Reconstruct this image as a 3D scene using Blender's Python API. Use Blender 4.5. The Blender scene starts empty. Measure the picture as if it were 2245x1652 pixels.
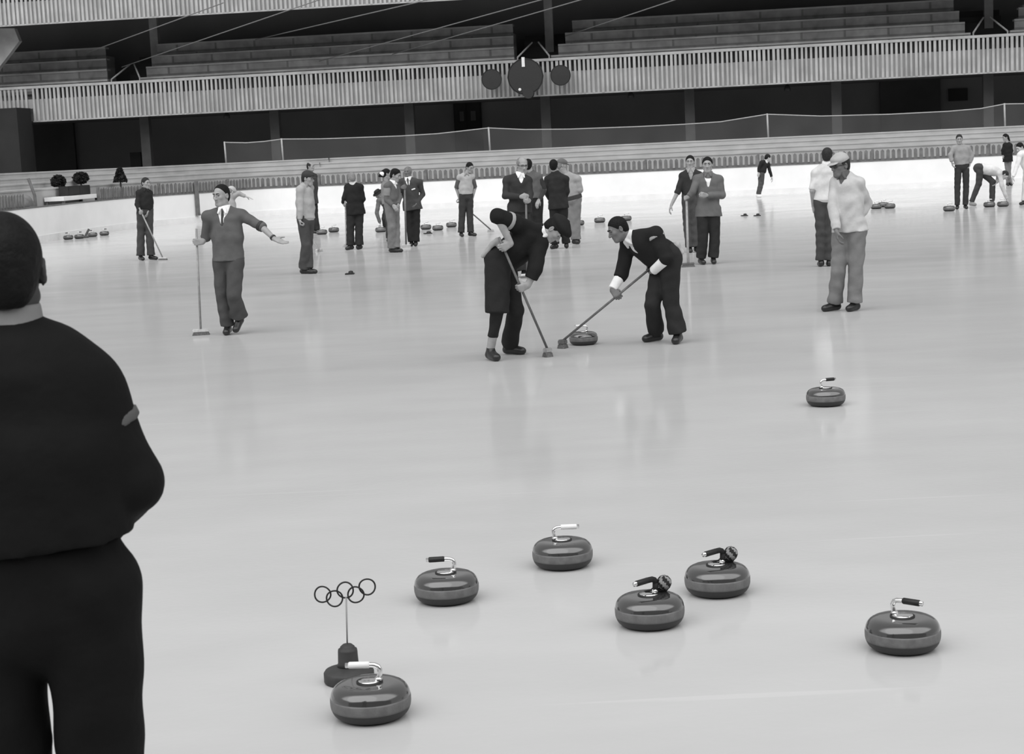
import bpy, bmesh, math, random
import numpy as np
from mathutils import Vector, Matrix
random.seed(7)
SC = bpy.context.scene
COL = SC.collection
PI = math.pi

# ------------------------------------------------------------------ camera
F, CX, CY = 3800.0, 1122.5, 826.0
HC = 1.99
SLOPE = 0.047
ROLL = math.atan(SLOPE)
PITCH = math.atan((CY - (380.7 - SLOPE * CX)) * math.cos(ROLL) / F)
CAMR = (Matrix.Rotation(PI / 2 - PITCH, 4, 'X') @ Matrix.Rotation(-ROLL, 4, 'Z')).to_3x3()
CAMP = Vector((0, 0, HC))
cam = bpy.data.cameras.new('camera')
cam.sensor_width = 36.0
cam.lens = 36.0 * F / 2245.0
cam.clip_end = 400
cam.dof.use_dof = True
cam.dof.focus_distance = 12.0
cam.dof.aperture_fstop = 13.0
camo = bpy.data.objects.new('camera', cam)
COL.objects.link(camo)
camo.matrix_world = Matrix.Translation(CAMP) @ CAMR.to_4x4()
SC.camera = camo


def ray(px, py):
    return CAMR @ Vector(((px - CX) / F, -(py - CY) / F, -1.0))


def G(px, py, z=0.0):                       # the point of a level plane seen at a photo coordinate
    d = ray(px, py)
    return CAMP + d * ((z - HC) / d.z)


def W(px, py, Y):                           # the point at distance Y seen at a photo coordinate
    d = ray(px, py)
    return CAMP + d * (Y / d.y)


def FY(px, py):                             # distance of a ground point
    return G(px, py).y


# ------------------------------------------------------------------ materials
MATS = {}


def mat(name, v, rough=0.7, spec=0.3, var=0.12, scale=14.0, bump=0.0, metal=0.0, bscale=None, coat=0.0):
    if name in MATS:
        return MATS[name]
    m = bpy.data.materials.new(name)
    m.use_nodes = True
    nt = m.node_tree
    b = nt.nodes['Principled BSDF']
    b.inputs['Roughness'].default_value = rough
    b.inputs['Specular IOR Level'].default_value = spec
    b.inputs['Metallic'].default_value = metal
    b.inputs['Coat Weight'].default_value = coat
    tc = nt.nodes.new('ShaderNodeTexCoord')
    nz = nt.nodes.new('ShaderNodeTexNoise')
    nz.inputs['Scale'].default_value = scale
    nz.inputs['Detail'].default_value = 5
    nt.links.new(tc.outputs['Object'], nz.inputs['Vector'])
    mp = nt.nodes.new('ShaderNodeMapRange')
    mp.inputs['From Min'].default_value = 0.3
    mp.inputs['From Max'].default_value = 0.7
    mp.inputs['To Min'].default_value = v * (1 - var)
    mp.inputs['To Max'].default_value = min(1.0, v * (1 + var))
    nt.links.new(nz.outputs['Fac'], mp.inputs['Value'])
    cc = nt.nodes.new('ShaderNodeCombineColor')
    for k in range(3):
        nt.links.new(mp.outputs['Result'], cc.inputs[k])
    nt.links.new(cc.outputs['Color'], b.inputs['Base Color'])
    if bump:
        n2 = nt.nodes.new('ShaderNodeTexNoise')
        n2.inputs['Scale'].default_value = bscale or scale * 2
        n2.inputs['Detail'].default_value = 3
        nt.links.new(tc.outputs['Object'], n2.inputs['Vector'])
        bp = nt.nodes.new('ShaderNodeBump')
        bp.inputs['Strength'].default_value = bump
        bp.inputs['Distance'].default_value = 0.02
        nt.links.new(n2.outputs['Fac'], bp.inputs['Height'])
        nt.links.new(bp.outputs['Normal'], b.inputs['Normal'])
    MATS[name] = m
    return m


def cloth(v):
    return mat('cloth_%03d' % int(v * 1000), v, 0.85, 0.15, 0.15, 6.0, 0.55, bscale=9.0)


def setup_mats():
    mat('skin', 0.30, 0.55, 0.3, 0.12, 18)
    mat('skin_pale', 0.46, 0.55, 0.3, 0.12, 18)
    mat('skin_shaded', 0.06, 0.6, 0.2, 0.12, 18)  # skin darkened for the shade the foreground man stands in
    mat('slot_shade', 0.11, 0.8, 0.1, 0.2, 2)
    mat('skin_dark', 0.15, 0.6, 0.3, 0.12, 18)
    mat('hair_black', 0.008, 0.65, 0.15, 0.3, 40, 0.3, bscale=60)
    mat('hair_dark', 0.022, 0.6, 0.2, 0.3, 40, 0.4, bscale=60)
    mat('hair_grey', 0.2, 0.6, 0.3, 0.2, 40, 0.4, bscale=60)
    mat('leather', 0.012, 0.35, 0.5, 0.3, 30)
    mat('leather_brown', 0.05, 0.4, 0.5, 0.3, 30)
    mat('feature', 0.05, 0.5, 0.3, 0.1)  # eyes dark all over: pupil and socket shadow share one colour
    mat('lip', 0.17, 0.5, 0.3, 0.1)
    mat('glass_dark', 0.008, 0.12, 0.6, 0.1)
    mat('granite', 0.036, 0.14, 0.9, 0.12, 220, coat=1.0)
    mat('granite_shaded', 0.034, 0.45, 0.3, 0.12, 220)  # same granite made duller, standing in for shade on the underside
    mat('granite_band', 0.135, 0.5, 0.35, 0.18, 30, 0.1, bscale=80)
    mat('chrome', 0.82, 0.1, 0.5, 0.03, 5, metal=1.0)
    mat('rubber', 0.012, 0.5, 0.4, 0.2)
    mat('grip_white', 0.75, 0.35, 0.5, 0.05)
    mat('wood_stick', 0.30, 0.5, 0.4, 0.2, 20)
    mat('wood_dark', 0.12, 0.5, 0.4, 0.2, 20)
    mat('wood_pale', 0.55, 0.5, 0.4, 0.2, 20)
    mat('bristle', 0.13, 0.9, 0.1, 0.4, 80, 0.6, bscale=150)
    mat('bristle_pale', 0.42, 0.9, 0.1, 0.3, 80, 0.6, bscale=150)
    mat('board_white', 0.86, 0.45, 0.4, 0.04, 1.2)
    mat('kick_rail', 0.8, 0.5, 0.4, 0.06, 3)
    mat('picket_paint', 0.15, 0.7, 0.2, 0.25, 5)
    mat('rail_paint', 0.45, 0.6, 0.3, 0.15, 5)
    mat('plank', 0.42, 0.75, 0.2, 0.1, 1.6)
    mat('plank_up', 0.37, 0.8, 0.2, 0.25, 1.1)
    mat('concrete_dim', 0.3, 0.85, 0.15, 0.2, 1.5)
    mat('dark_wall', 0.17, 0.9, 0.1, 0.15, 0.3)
    mat('kiosk_paint', 0.03, 0.9, 0.1, 0.2, 0.5)
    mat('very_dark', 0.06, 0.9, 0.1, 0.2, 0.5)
    mat('fascia_panel', 0.30, 0.7, 0.25, 0.14, 0.9)
    mat('batten', 0.42, 0.65, 0.25, 0.2, 1.3)
    mat('column_paint', 0.08, 0.7, 0.2, 0.15, 2)
    mat('post_white', 0.36, 0.5, 0.3, 0.1)
    mat('lamp_black', 0.022, 0.5, 0.4, 0.1)
    mat('steel_grey', 0.16, 0.5, 0.4, 0.15)
    mat('foliage', 0.018, 0.8, 0.2, 0.5, 8)
    mat('marker_paint', 0.042, 0.55, 0.35, 0.2, 20)
    mat('ring_paint', 0.012, 0.4, 0.4, 0.1)
    mat('pole_steel', 0.28, 0.4, 0.5, 0.1)
    mat('pompom_dark', 0.03, 0.9, 0.1, 0.2)
    mat('pompom_light', 0.28, 0.9, 0.1, 0.2)


setup_mats()


# ------------------------------------------------------------------ objects
def tag(o, label=None, cat=None, group=None, kind=None):
    if label:
        o['label'] = label
    if cat:
        o['category'] = cat
    if group:
        o['group'] = group
    if kind:
        o['kind'] = kind
    return o


def empty(name, loc, label=None, cat=None, group=None, rz=0.0):
    o = bpy.data.objects.new(name, None)
    COL.objects.link(o)
    o.location = loc
    o.rotation_euler = (0, 0, rz)
    return tag(o, label, cat, group)


def link_mesh(name, me, m, parent=None):
    o = bpy.data.objects.new(name, me)
    COL.objects.link(o)
    for x in (m if isinstance(m, (list, tuple)) else [m]):
        if x is not None:
            me.materials.append(MATS[x] if isinstance(x, str) else x)
    if parent is not None:
        o.parent = parent
    return o


def from_bm(name, bm, m, parent=None, smooth=False, origin=None):
    if origin is not None:
        bmesh.ops.translate(bm, verts=bm.verts, vec=-Vector(origin))
    bmesh.ops.recalc_face_normals(bm, faces=bm.faces)
    me = bpy.data.meshes.new(name)
    bm.to_mesh(me)
    bm.free()
    if smooth:
        me.polygons.foreach_set('use_smooth', [True] * len(me.polygons))
    return link_mesh(name, me, m, parent)


def hexa(bm, p, mi=0):                      # eight corners: bottom ring then top ring
    v = [bm.verts.new(q) for q in p]
    for f in ((0, 3, 2, 1), (4, 5, 6, 7), (0, 1, 5, 4), (1, 2, 6, 5), (2, 3, 7, 6), (3, 0, 4, 7)):
        fc = bm.faces.new([v[i] for i in f])
        fc.material_index = mi


def box(bm, lo, hi, M=None, mi=0):
    (x0, y0, z0), (x1, y1, z1) = lo, hi
    p = [Vector(q) for q in ((x0, y0, z0), (x1, y0, z0), (x1, y1, z0), (x0, y1, z0), (x0, y0, z1), (x1, y0, z1), (x1, y1, z1), (x0, y1, z1))]
    if M is not None:
        p = [M @ q for q in p]
    hexa(bm, p, mi)


def lathe(bm, prof, n=48, M=None, mi=0):
    rings = []
    for r, z in prof:
        if r < 1e-6:
            c = Vector((0, 0, z))
            rings.append([bm.verts.new(M @ c if M else c)])
        else:
            rg = []
            for k in range(n):
                a = 2 * PI * k / n
                c = Vector((r * math.cos(a), r * math.sin(a), z))
                rg.append(bm.verts.new(M @ c if M else c))
            rings.append(rg)
    for A, B in zip(rings, rings[1:]):
        for k in range(n):
            k2 = (k + 1) % n
            if len(A) == 1 and len(B) == 1:
                continue
            if len(A) == 1:
                f = bm.faces.new((A[0], B[k2], B[k]))
            elif len(B) == 1:
                f = bm.faces.new((A[k], A[k2], B[0]))
            else:
                f = bm.faces.new((A[k], A[k2], B[k2], B[k]))
            f.material_index = mi


def tube(bm, pts, rad, n=12, caps=True, mi=0):
    pts = [Vector(p) for p in pts]
    rad = rad if isinstance(rad, (list, tuple)) else [rad] * len(pts)
    prev = None
    rings = []
    for i, p in enumerate(pts):
        t = (pts[min(i + 1, len(pts) - 1)] - pts[max(i - 1, 0)]).normalized()
        a = prev if prev is not None else (Vector((0, 0, 1)) if abs(t.z) < 0.9 else Vector((1, 0, 0)))
        x = (a - t * a.dot(t)).normalized()
        prev = x
        y = t.cross(x)
        rings.append([bm.verts.new(p + (x * math.cos(2 * PI * k / n) + y * math.sin(2 * PI * k / n)) * rad[i]) for k in range(n)])
    for A, B in zip(rings, rings[1:]):
        for k in range(n):
            f = bm.faces.new((A[k], A[(k + 1) % n], B[(k + 1) % n], B[k]))
            f.material_index = mi
    if caps:
        bm.faces.new(rings[0][::-1]).material_index = mi
        bm.faces.new(rings[-1]).material_index = mi


# ------------------------------------------------------------------ implicit surfaces (bodies, clothes)
class SDF:
    def __init__(self, h, k=0.02):
        self.h, self.k, self.ops, self.wr = h, k, [], 0.0

    def add(self, fn, lo, hi, k=None, op='u'):
        self.ops.append((op, fn, np.array(lo, float), np.array(hi, float), self.k if k is None else k))
        return self

    def cap(self, a, b, ra, rb=None, k=None, op='u', lat=None, wf=1.0, flat_a=False, flat_b=False, t0=None, t1=None):
        a, b = np.array(a, float), np.array(b, float)
        rb = ra if rb is None else rb
        ab = b - a
        L2 = max(float(ab @ ab), 1e-9)
        L = math.sqrt(L2)
        v = None if lat is None else np.array(lat, float) / np.linalg.norm(lat)
        m = max(ra, rb) * max(1.0, wf)

        def fn(X, Y, Z):
            px, py, pz = X - a[0], Y - a[1], Z - a[2]
            t = np.clip((px * ab[0] + py * ab[1] + pz * ab[2]) / L2, -0.25 if flat_a else 0, 1.25 if flat_b else 1)
            qx, qy, qz = px - t * ab[0], py - t * ab[1], pz - t * ab[2]
            if v is not None:
                s = (qx * v[0] + qy * v[1] + qz * v[2]) * (1 - 1 / wf)
                qx, qy, qz = qx - s * v[0], qy - s * v[1], qz - s * v[2]
            d = np.sqrt(qx * qx + qy * qy + qz * qz) - (ra + (rb - ra) * np.clip(t, 0, 1))
            if flat_a or flat_b or t0 is not None or t1 is not None:
                tt = (px * ab[0] + py * ab[1] + pz * ab[2]) / L
                if flat_a:
                    d = np.maximum(d, -tt)
                if flat_b:
                    d = np.maximum(d, tt - L)
                if t0 is not None:
                    d = np.maximum(d, t0 * L - tt)
                if t1 is not None:
                    d = np.maximum(d, tt - t1 * L)
            return d
        return self.add(fn, np.minimum(a, b) - m, np.maximum(a, b) + m, k, op)

    def ell(self, c, R, r, k=None, op='u'):            # R: three axes, r: three radii
        c = np.array(c, float)
        A = [np.array(x, float) for x in R]
        m = max(r)

        def fn(X, Y, Z):
            px, py, pz = X - c[0], Y - c[1], Z - c[2]
            q = [(px * x[0] + py * x[1] + pz * x[2]) / s for x, s in zip(A, r)]
            k0 = np.sqrt(q[0] ** 2 + q[1] ** 2 + q[2] ** 2)
            k1 = np.sqrt((q[0] / r[0]) ** 2 + (q[1] / r[1]) ** 2 + (q[2] / r[2]) ** 2) + 1e-9
            return k0 * (k0 - 1) / k1
        return self.add(fn, c - m, c + m, k, op)

    def plane(self, o, n, k=0.004):                      # cut away the side n points to
        o, n = np.array(o, float), np.array(n, float)
        n = n / np.linalg.norm(n)

        def fn(X, Y, Z):
            return (X - o[0]) * n[0] + (Y - o[1]) * n[1] + (Z - o[2]) * n[2]
        return self.add(fn, [-1e9] * 3, [1e9] * 3, k, 'clip')

    def mesh(self, name, m, parent, origin):
        h = self.h
        us = [o for o in self.ops if o[0] == 'u']
        lo = np.min([o[2] for o in us], axis=0) - 3 * h
        hi = np.max([o[3] for o in us], axis=0) + 3 * h
        n = np.ceil((hi - lo) / h).astype(int) + 1
        ax = [lo[i] + h * np.arange(n[i]) for i in range(3)]
        d = np.full(n, 1.0, np.float32)
        for op, fn, a, b, k in self.ops:
            mg = k + 2.5 * h
            i0 = np.clip(np.floor((a - mg - lo) / h), 0, n - 1).astype(int)
            i1 = np.clip(np.ceil((b + mg - lo) / h) + 1, 1, n).astype(int)
            sl = tuple(slice(i0[i], max(i0[i] + 1, i1[i])) for i in range(3))
            e = fn(ax[0][sl[0]][:, None, None], ax[1][sl[1]][None, :, None], ax[2][sl[2]][None, None, :]).astype(np.float32)
            c = d[sl]
            if op == 'u':
                if k > 0:
                    hh = np.maximum(k - np.abs(c - e), 0) / k
                    d[sl] = np.minimum(c, e) - hh * hh * k * 0.25
                else:
                    d[sl] = np.minimum(c, e)
            else:
                if op == 's':
                    e = -e
                hh = np.maximum(k - np.abs(c - e), 0) / k
                d[sl] = np.maximum(c, e) + hh * hh * k * 0.25
        if self.wr:
            X, Y, Z = ax[0][:, None, None], ax[1][None, :, None], ax[2][None, None, :]
            d += (self.wr * np.sin(Z * 31 + 2.2 * np.sin(X * 13 + Y * 9 + Z * 4)) * np.sin(X * 17 - Z * 9 + 1.5 * np.sin(Y * 15 + Z * 7))).astype(np.float32)
        me = nets(d, lo - np.array(origin), h, name)
        return link_mesh(name, me, m, parent)


def nets(d, lo, h, name):
    s = d < 0
    cnt = np.zeros(tuple(x - 1 for x in d.shape), np.uint8)
    for i in (0, 1):
        for j in (0, 1):
            for k in (0, 1):
                cnt += s[i:s.shape[0] - 1 + i, j:s.shape[1] - 1 + j, k:s.shape[2] - 1 + k]
    idx = np.argwhere((cnt > 0) & (cnt < 8))
    vid = np.full(cnt.shape, -1, np.int64)
    vid[idx[:, 0], idx[:, 1], idx[:, 2]] = np.arange(len(idx))
    acc = np.zeros((len(idx), 3))
    num = np.zeros(len(idx))
    cs = [(i, j, k) for i in (0, 1) for j in (0, 1) for k in (0, 1)]
    for a in cs:
        for b in cs:
            if sum(abs(x - y) for x, y in zip(a, b)) == 1 and a < b:
                va = d[idx[:, 0] + a[0], idx[:, 1] + a[1], idx[:, 2] + a[2]]
                vb = d[idx[:, 0] + b[0], idx[:, 1] + b[1], idx[:, 2] + b[2]]
                m = (va < 0) != (vb < 0)
                t = np.where(m, va / np.where(m, va - vb, 1), 0)
                pa, pb = np.array(a, float), np.array(b, float)
                acc += m[:, None] * (pa + t[:, None] * (pb - pa))
                num += m
    co = lo + h * (idx + acc / np.maximum(num, 1)[:, None])
    quads = []
    for axis in range(3):
        o1, o2 = [(1, 2), (2, 0), (0, 1)][axis]
        A = np.moveaxis(s, (axis, o1, o2), (0, 1, 2))
        V = np.moveaxis(vid, (axis, o1, o2), (0, 1, 2))
        e = np.argwhere(A[:-1, 1:-1, 1:-1] != A[1:, 1:-1, 1:-1])
        i, j, k = e[:, 0], e[:, 1] + 1, e[:, 2] + 1
        q = np.stack([V[i, j - 1, k - 1], V[i, j, k - 1], V[i, j, k], V[i, j - 1, k]], 1)
        fl = ~A[i, j, k]
        q[fl] = q[fl][:, ::-1]
        quads.append(q)
    q = np.concatenate(quads)
    q = q[(q >= 0).all(1)]
    me = bpy.data.meshes.new(name)
    me.vertices.add(len(co))
    me.vertices.foreach_set('co', co.astype(np.float32).ravel())
    me.loops.add(q.size)
    me.loops.foreach_set('vertex_index', q.astype(np.int32).ravel())
    me.polygons.add(len(q))
    me.polygons.foreach_set('loop_start', np.arange(0, q.size, 4, dtype=np.int32))
    me.polygons.foreach_set('use_smooth', np.ones(len(q), bool))
    me.update(calc_edges=True)
    me.validate()
    return me

ICE_V = 0.515
ICE_GLOSS = 0.85
SKY = 0.42
SKYB = 2.0
LB0, LB1 = 0.33, 0.42
LOBE = (-0.25, -0.5, 0.8)
SUN = 0.7
SUNDIR = (0.47, 0.88, -1.0)
EXPO = 0.1

# ------------------------------------------------------------------ the hall
HB = 0.99                                    # height of the rink boards


def catmull(P, n=8):
    out = []
    for i in range(len(P) - 1):
        p0, p1, p2, p3 = P[max(i - 1, 0)], P[i], P[i + 1], P[min(i + 2, len(P) - 1)]
        for k in range(n):
            t = k / n
            out.append(0.5 * ((2 * p1) + (p2 - p0) * t + (2 * p0 - 5 * p1 + 4 * p2 - p3) * t * t + (3 * p1 - p0 - 3 * p2 + p3) * t ** 3))
    out.append(P[-1])
    return out


A0, A1 = G(642, 411, HB), G(2131, 344.2, HB)
U = (A1 - A0)
U.z = 0
U.normalize()
N = Vector((-U.y, U.x, 0))                    # away from the rink
O = A0 + U * ((0 - A0.x) / U.x)
O.z = 0


def ST(a, s, z):                              # stand coordinates: along, behind the boards, height
    return O + U * a + N * s + Vector((0, 0, z))


def SP(px, py, s):                            # photo coordinate on the upright plane s behind the boards
    d = ray(px, py)
    p = O + N * s
    t = (p - CAMP).dot(N) / d.dot(N)
    q = CAMP + d * t
    return (q - O).dot(U), q.z


def sbox(bm, a0, a1, s0, s1, z0, z1, mi=0):
    hexa(bm, [ST(a0, s0, z0), ST(a1, s0, z0), ST(a1, s1, z0), ST(a0, s1, z0), ST(a0, s0, z1), ST(a1, s0, z1), ST(a1, s1, z1), ST(a0, s1, z1)], mi)


def fz(p, z=0.0):
    return Vector((p.x, p.y, z))


corner = [Vector((-13.9, 14, 0)), Vector((-13.9, 26, 0)), Vector((-13.8, 36, 0)), Vector((-13.6, 43, 0)), fz(G(56, 458, HB)), fz(G(224, 440, HB)), fz(G(330, 431.2, HB)), fz(G(433, 424.5, HB)),
          ST(SP(560, 416, 0)[0], 0, 0), ST(SP(642, 411, 0)[0], 0, 0)]
LPATH = catmull(corner, 16)
for it in range(60):                          # ease the corner
    Q = LPATH[:]
    for i in range(60, len(Q) - 1):
        LPATH[i] = (Q[i - 1] + Q[i] * 2 + Q[i + 1]) / 4
aL = SP(642, 411, 0)[0]
aR = 30.0
NR = 24
RPATH = [ST(aL + (aR - aL) * i / NR, 0, 0) for i in range(NR + 1)]
PATH = LPATH + RPATH[1:]
ILEFT = len(LPATH) - 1


def normals(P):
    out = []
    for i in range(len(P)):
        t = (P[min(i + 1, len(P) - 1)] - P[max(i - 1, 0)]).normalized()
        out.append(Vector((-t.y, t.x, 0)))
    return out


PN = normals(PATH)


def sweep(bm, prof, i0, i1, mi=0):            # prof: (offset, height) loop swept along the boards
    n = len(prof)
    rings = [[bm.verts.new(PATH[i] + PN[i] * s + Vector((0, 0, z))) for s, z in prof] for i in range(i0, i1 + 1)]
    for A, B in zip(rings, rings[1:]):
        for k in range(n):
            bm.faces.new((A[k], A[(k + 1) % n], B[(k + 1) % n], B[k])).material_index = mi
    bm.faces.new(rings[0]).material_index = mi
    bm.faces.new(rings[-1][::-1]).material_index = mi


def rect(s0, s1, z0, z1):
    return [(s0, z0), (s1, z0), (s1, z1), (s0, z1)]


def struct(name, bm, m, smooth=False):
    return tag(from_bm(name, bm, m, None, smooth), kind='structure')


# ice
def ice_material():
    m = bpy.data.materials.new('ice')
    m.use_nodes = True
    nt = m.node_tree
    L = nt.links
    b = nt.nodes['Principled BSDF']
    tc = nt.nodes.new('ShaderNodeTexCoord')

    def noise(scale, det, sx=1, sy=1, rot=0.0):
        mp = nt.nodes.new('ShaderNodeMapping')
        mp.inputs['Scale'].default_value = (sx, sy, 1)
        mp.inputs['Rotation'].default_value = (0, 0, rot)
        L.new(tc.outputs['Object'], mp.inputs['Vector'])
        n = nt.nodes.new('ShaderNodeTexNoise')
        n.inputs['Scale'].default_value = scale
        n.inputs['Detail'].default_value = det
        L.new(mp.outputs['Vector'], n.inputs['Vector'])
        return n.outputs['Fac']

    def rng(v, a, c, lo, hi):
        r = nt.nodes.new('ShaderNodeMapRange')
        r.inputs['From Min'].default_value = a
        r.inputs['From Max'].default_value = c
        r.inputs['To Min'].default_value = lo
        r.inputs['To Max'].default_value = hi
        L.new(v, r.inputs['Value'])
        return r.outputs['Result']

    def mth(op, a, c):
        r = nt.nodes.new('ShaderNodeMath')
        r.operation = op
        for i, q in enumerate((a, c)):
            if isinstance(q, (int, float)):
                r.inputs[i].default_value = q
            else:
                L.new(q, r.inputs[i])
        return r.outputs[0]

    big = rng(noise(0.28, 3, 0.55, 1.0, 0.2), 0.3, 0.7, -0.022, 0.022)
    mid = rng(noise(1.6, 5, 0.6, 1.2, -0.3), 0.3, 0.7, -0.018, 0.018)
    streak = rng(noise(1.1, 2, 0.35, 9, 0.5), 0.69, 0.75, 0, 0.035)
    v = mth('ADD', mth('ADD', mth('ADD', big, mid), streak), ICE_V)
    cc = nt.nodes.new('ShaderNodeCombineColor')
    for k in range(3):
        L.new(v, cc.inputs[k])
    L.new(cc.outputs['Color'], b.inputs['Base Color'])
    L.new(rng(noise(0.9, 4, 0.6, 1, 0.1), 0.3, 0.7, 0.09, 0.15), b.inputs['Roughness'])
    b.inputs['IOR'].default_value = 1.31
    bp = nt.nodes.new('ShaderNodeBump')
    bp.inputs['Strength'].default_value = 0.05
    bp.inputs['Distance'].default_value = 0.01
    L.new(noise(26, 2, 1, 1), bp.inputs['Height'])
    L.new(bp.outputs['Normal'], b.inputs['Normal'])
    df = nt.nodes.new('ShaderNodeBsdfDiffuse')
    L.new(cc.outputs['Color'], df.inputs['Color'])
    mx = nt.nodes.new('ShaderNodeMixShader')
    mx.inputs['Fac'].default_value = ICE_GLOSS
    L.new(df.outputs[0], mx.inputs[1])
    L.new(b.outputs[0], mx.inputs[2])
    L.new(mx.outputs[0], nt.nodes['Material Output'].inputs['Surface'])
    MATS['ice'] = m


ice_material()
bm = bmesh.new()
box(bm, (-30, -6, -0.3), (45, 76, 0.0))
struct('floor', bm, 'ice')

# rink boards
for nm, i0, i1 in (('wall_left', 0, ILEFT), ('wall_back', ILEFT, len(PATH) - 1)):
    bm = bmesh.new()
    sweep(bm, rect(0, 0.10, -0.02, HB), i0, i1, 0)
    sweep(bm, rect(-0.025, 0.0, -0.02, 0.2), i0, i1, 1)
    sweep(bm, rect(-0.015, 0.13, HB, HB + 0.035), i0, i1, 2)
    struct(nm, bm, ['board_white', 'kick_rail', 'picket_paint'])

# arc lengths for the picket fence
CUM = [0.0]
for i in range(1, len(PATH)):
    CUM.append(CUM[-1] + (PATH[i] - PATH[i - 1]).length)


def at(s):
    i = max(0, min(len(PATH) - 2, next((k for k in range(len(CUM)) if CUM[k] > s), len(CUM) - 1) - 1))
    t = (s - CUM[i]) / (CUM[i + 1] - CUM[i])
    return PATH[i].lerp(PATH[i + 1], t), PN[i].lerp(PN[i + 1], t).normalized()


def near_px(px):                              # arc length where the boards cross photo column px
    best, bs = 1e9, 0
    s = 0.0
    while s < CUM[-1]:
        p, n = at(s)
        q = CAMR.transposed() @ (p + Vector((0, 0, HB)) - CAMP)
        if q.z < 0:
            x = CX + F * q.x / -q.z
            if abs(x - px) < best:
                best, bs = abs(x - px), s
        s += 0.05
    return bs


def fence(name, label, sA, sB, step, z0, z1):
    root = empty(name, at((sA + sB) / 2)[0] + Vector((0, 0, HB)), label, 'fence', 'picket fences on the rink boards')
    og = root.location
    n = max(1, round((sB - sA) / 4.1))
    for k in range(n):
        a, b = sA + (sB - sA) * k / n, sA + (sB - sA) * (k + 1) / n
        bm = bmesh.new()
        m = int((b - a) / step)
        for j in range(m):
            p, nn = at(a + (j + 0.75) * (b - a) / m)
            t = Vector((nn.y, -nn.x, 0))
            w = 0.06
            zt = z1 + random.uniform(-0.012, 0.012)
            ln = random.uniform(-0.006, 0.006)
            q = [p + nn * 0.05 - t * w, p + nn * 0.05 + t * w, p + nn * 0.075 + t * w, p + nn * 0.075 - t * w]
            lo = [v + Vector((0, 0, z0)) for v in q]
            hi = [v + Vector((0, 0, zt - 0.05)) + t * ln for v in q]
            hexa(bm, lo + hi)
            ap = [bm.verts.new(p + nn * 0.05 + t * ln + Vector((0, 0, zt))), bm.verts.new(p + nn * 0.075 + t * ln + Vector((0, 0, zt)))]
            h = [bm.verts.new(v) for v in hi]
            bm.faces.new((h[0], h[1], ap[0]))
            bm.faces.new((h[2], h[3], ap[1]))
            bm.faces.new((h[1], h[2], ap[1], ap[0]))
            bm.faces.new((h[3], h[0], ap[0], ap[1]))
        from_bm('picket_panel', bm, 'picket_paint', root, origin=og)
        bm = bmesh.new()
        p, nn = at(a)
        M = Matrix.Translation(fz(p)) @ Matrix.Rotation(math.atan2(-nn.x, nn.y), 4, 'Z')
        box(bm, (-0.04, 0.08, z0), (0.04, 0.16, z1 + 0.02), M)
        from_bm('post', bm, 'picket_paint', root, origin=og)
    for zz in (z0 + 0.0,):
        bm = bmesh.new()
        m = max(4, int((sB - sA) / 0.6))
        for j in range(m):
            pa, na = at(sA + (sB - sA) * j / m)
            pb, nb = at(sA + (sB - sA) * (j + 1) / m)
            hexa(bm, [pa + na * 0.075 + Vector((0, 0, zz)), pb + nb * 0.075 + Vector((0, 0, zz)), pb + nb * 0.1 + Vector((0, 0, zz)), pa + na * 0.1 + Vector((0, 0, zz)),
                      pa + na * 0.075 + Vector((0, 0, zz + 0.05)), pb + nb * 0.075 + Vector((0, 0, zz + 0.05)), pb + nb * 0.1 + Vector((0, 0, zz + 0.05)), pa + na * 0.1 + Vector((0, 0, zz + 0.05))])
        from_bm('rail', bm, 'picket_paint', root, origin=og)


SL0, SL1, SR0 = near_px(2), near_px(58), near_px(224)
fence('picket_fence', 'short run of grey picket fence left of the tarpaulin covered heap, far left corner', SL0, SL1, 0.2, HB + 0.035, 1.42)
fence('picket_fence', 'long grey picket fence on the white boards, right of the white table', SR0, CUM[-1] - 1, 0.186, HB + 0.035, 1.40)

# lower seating, four rows that follow the boards
for k, (s, z) in enumerate(((0.75, 1.50), (1.45, 1.67), (2.15, 1.84), (2.85, 2.0))):
    bm = bmesh.new()
    zl = 0.2 if k == 0 else z - 0.4
    sweep(bm, rect(s + 0.022, s + 0.75, zl, z - 0.05), 40, len(PATH) - 1)
    sweep(bm, rect(s, s + 0.4, z - 0.05, z), 40, len(PATH) - 1)
    struct('trim_%d' % (k + 1), bm, 'plank')

# concourse behind the lower seating
ZB = 4.03
AL, ARR = -34.0, 34.0
bm = bmesh.new()
sbox(bm, AL, ARR, 3.6, 12.3, 1.7, 1.93)
struct('trim_5', bm, 'concrete_dim')
bm = bmesh.new()
sbox(bm, AL, ARR, 11.0, 11.3, 1.0, 16)
struct('wall_concourse', bm, 'dark_wall')
bm = bmesh.new()
sbox(bm, AL, ARR, 5.5, 11.0, ZB, ZB + 0.35)
struct('ceiling', bm, 'dark_wall')
for px in (30, 320, 605, 900, 1199, 1514, 1835, 2167):
    a, _ = SP(px, 290, 6.8)
    bm = bmesh.new()
    sbox(bm, a - 0.19, a + 0.19, 6.65, 7.0, 1.9, ZB)
    sbox(bm, a - 0.24, a + 0.24, 6.6, 7.05, 1.9, 2.0)
    tag(from_bm('column', bm, 'column_paint'), kind='structure')
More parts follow.
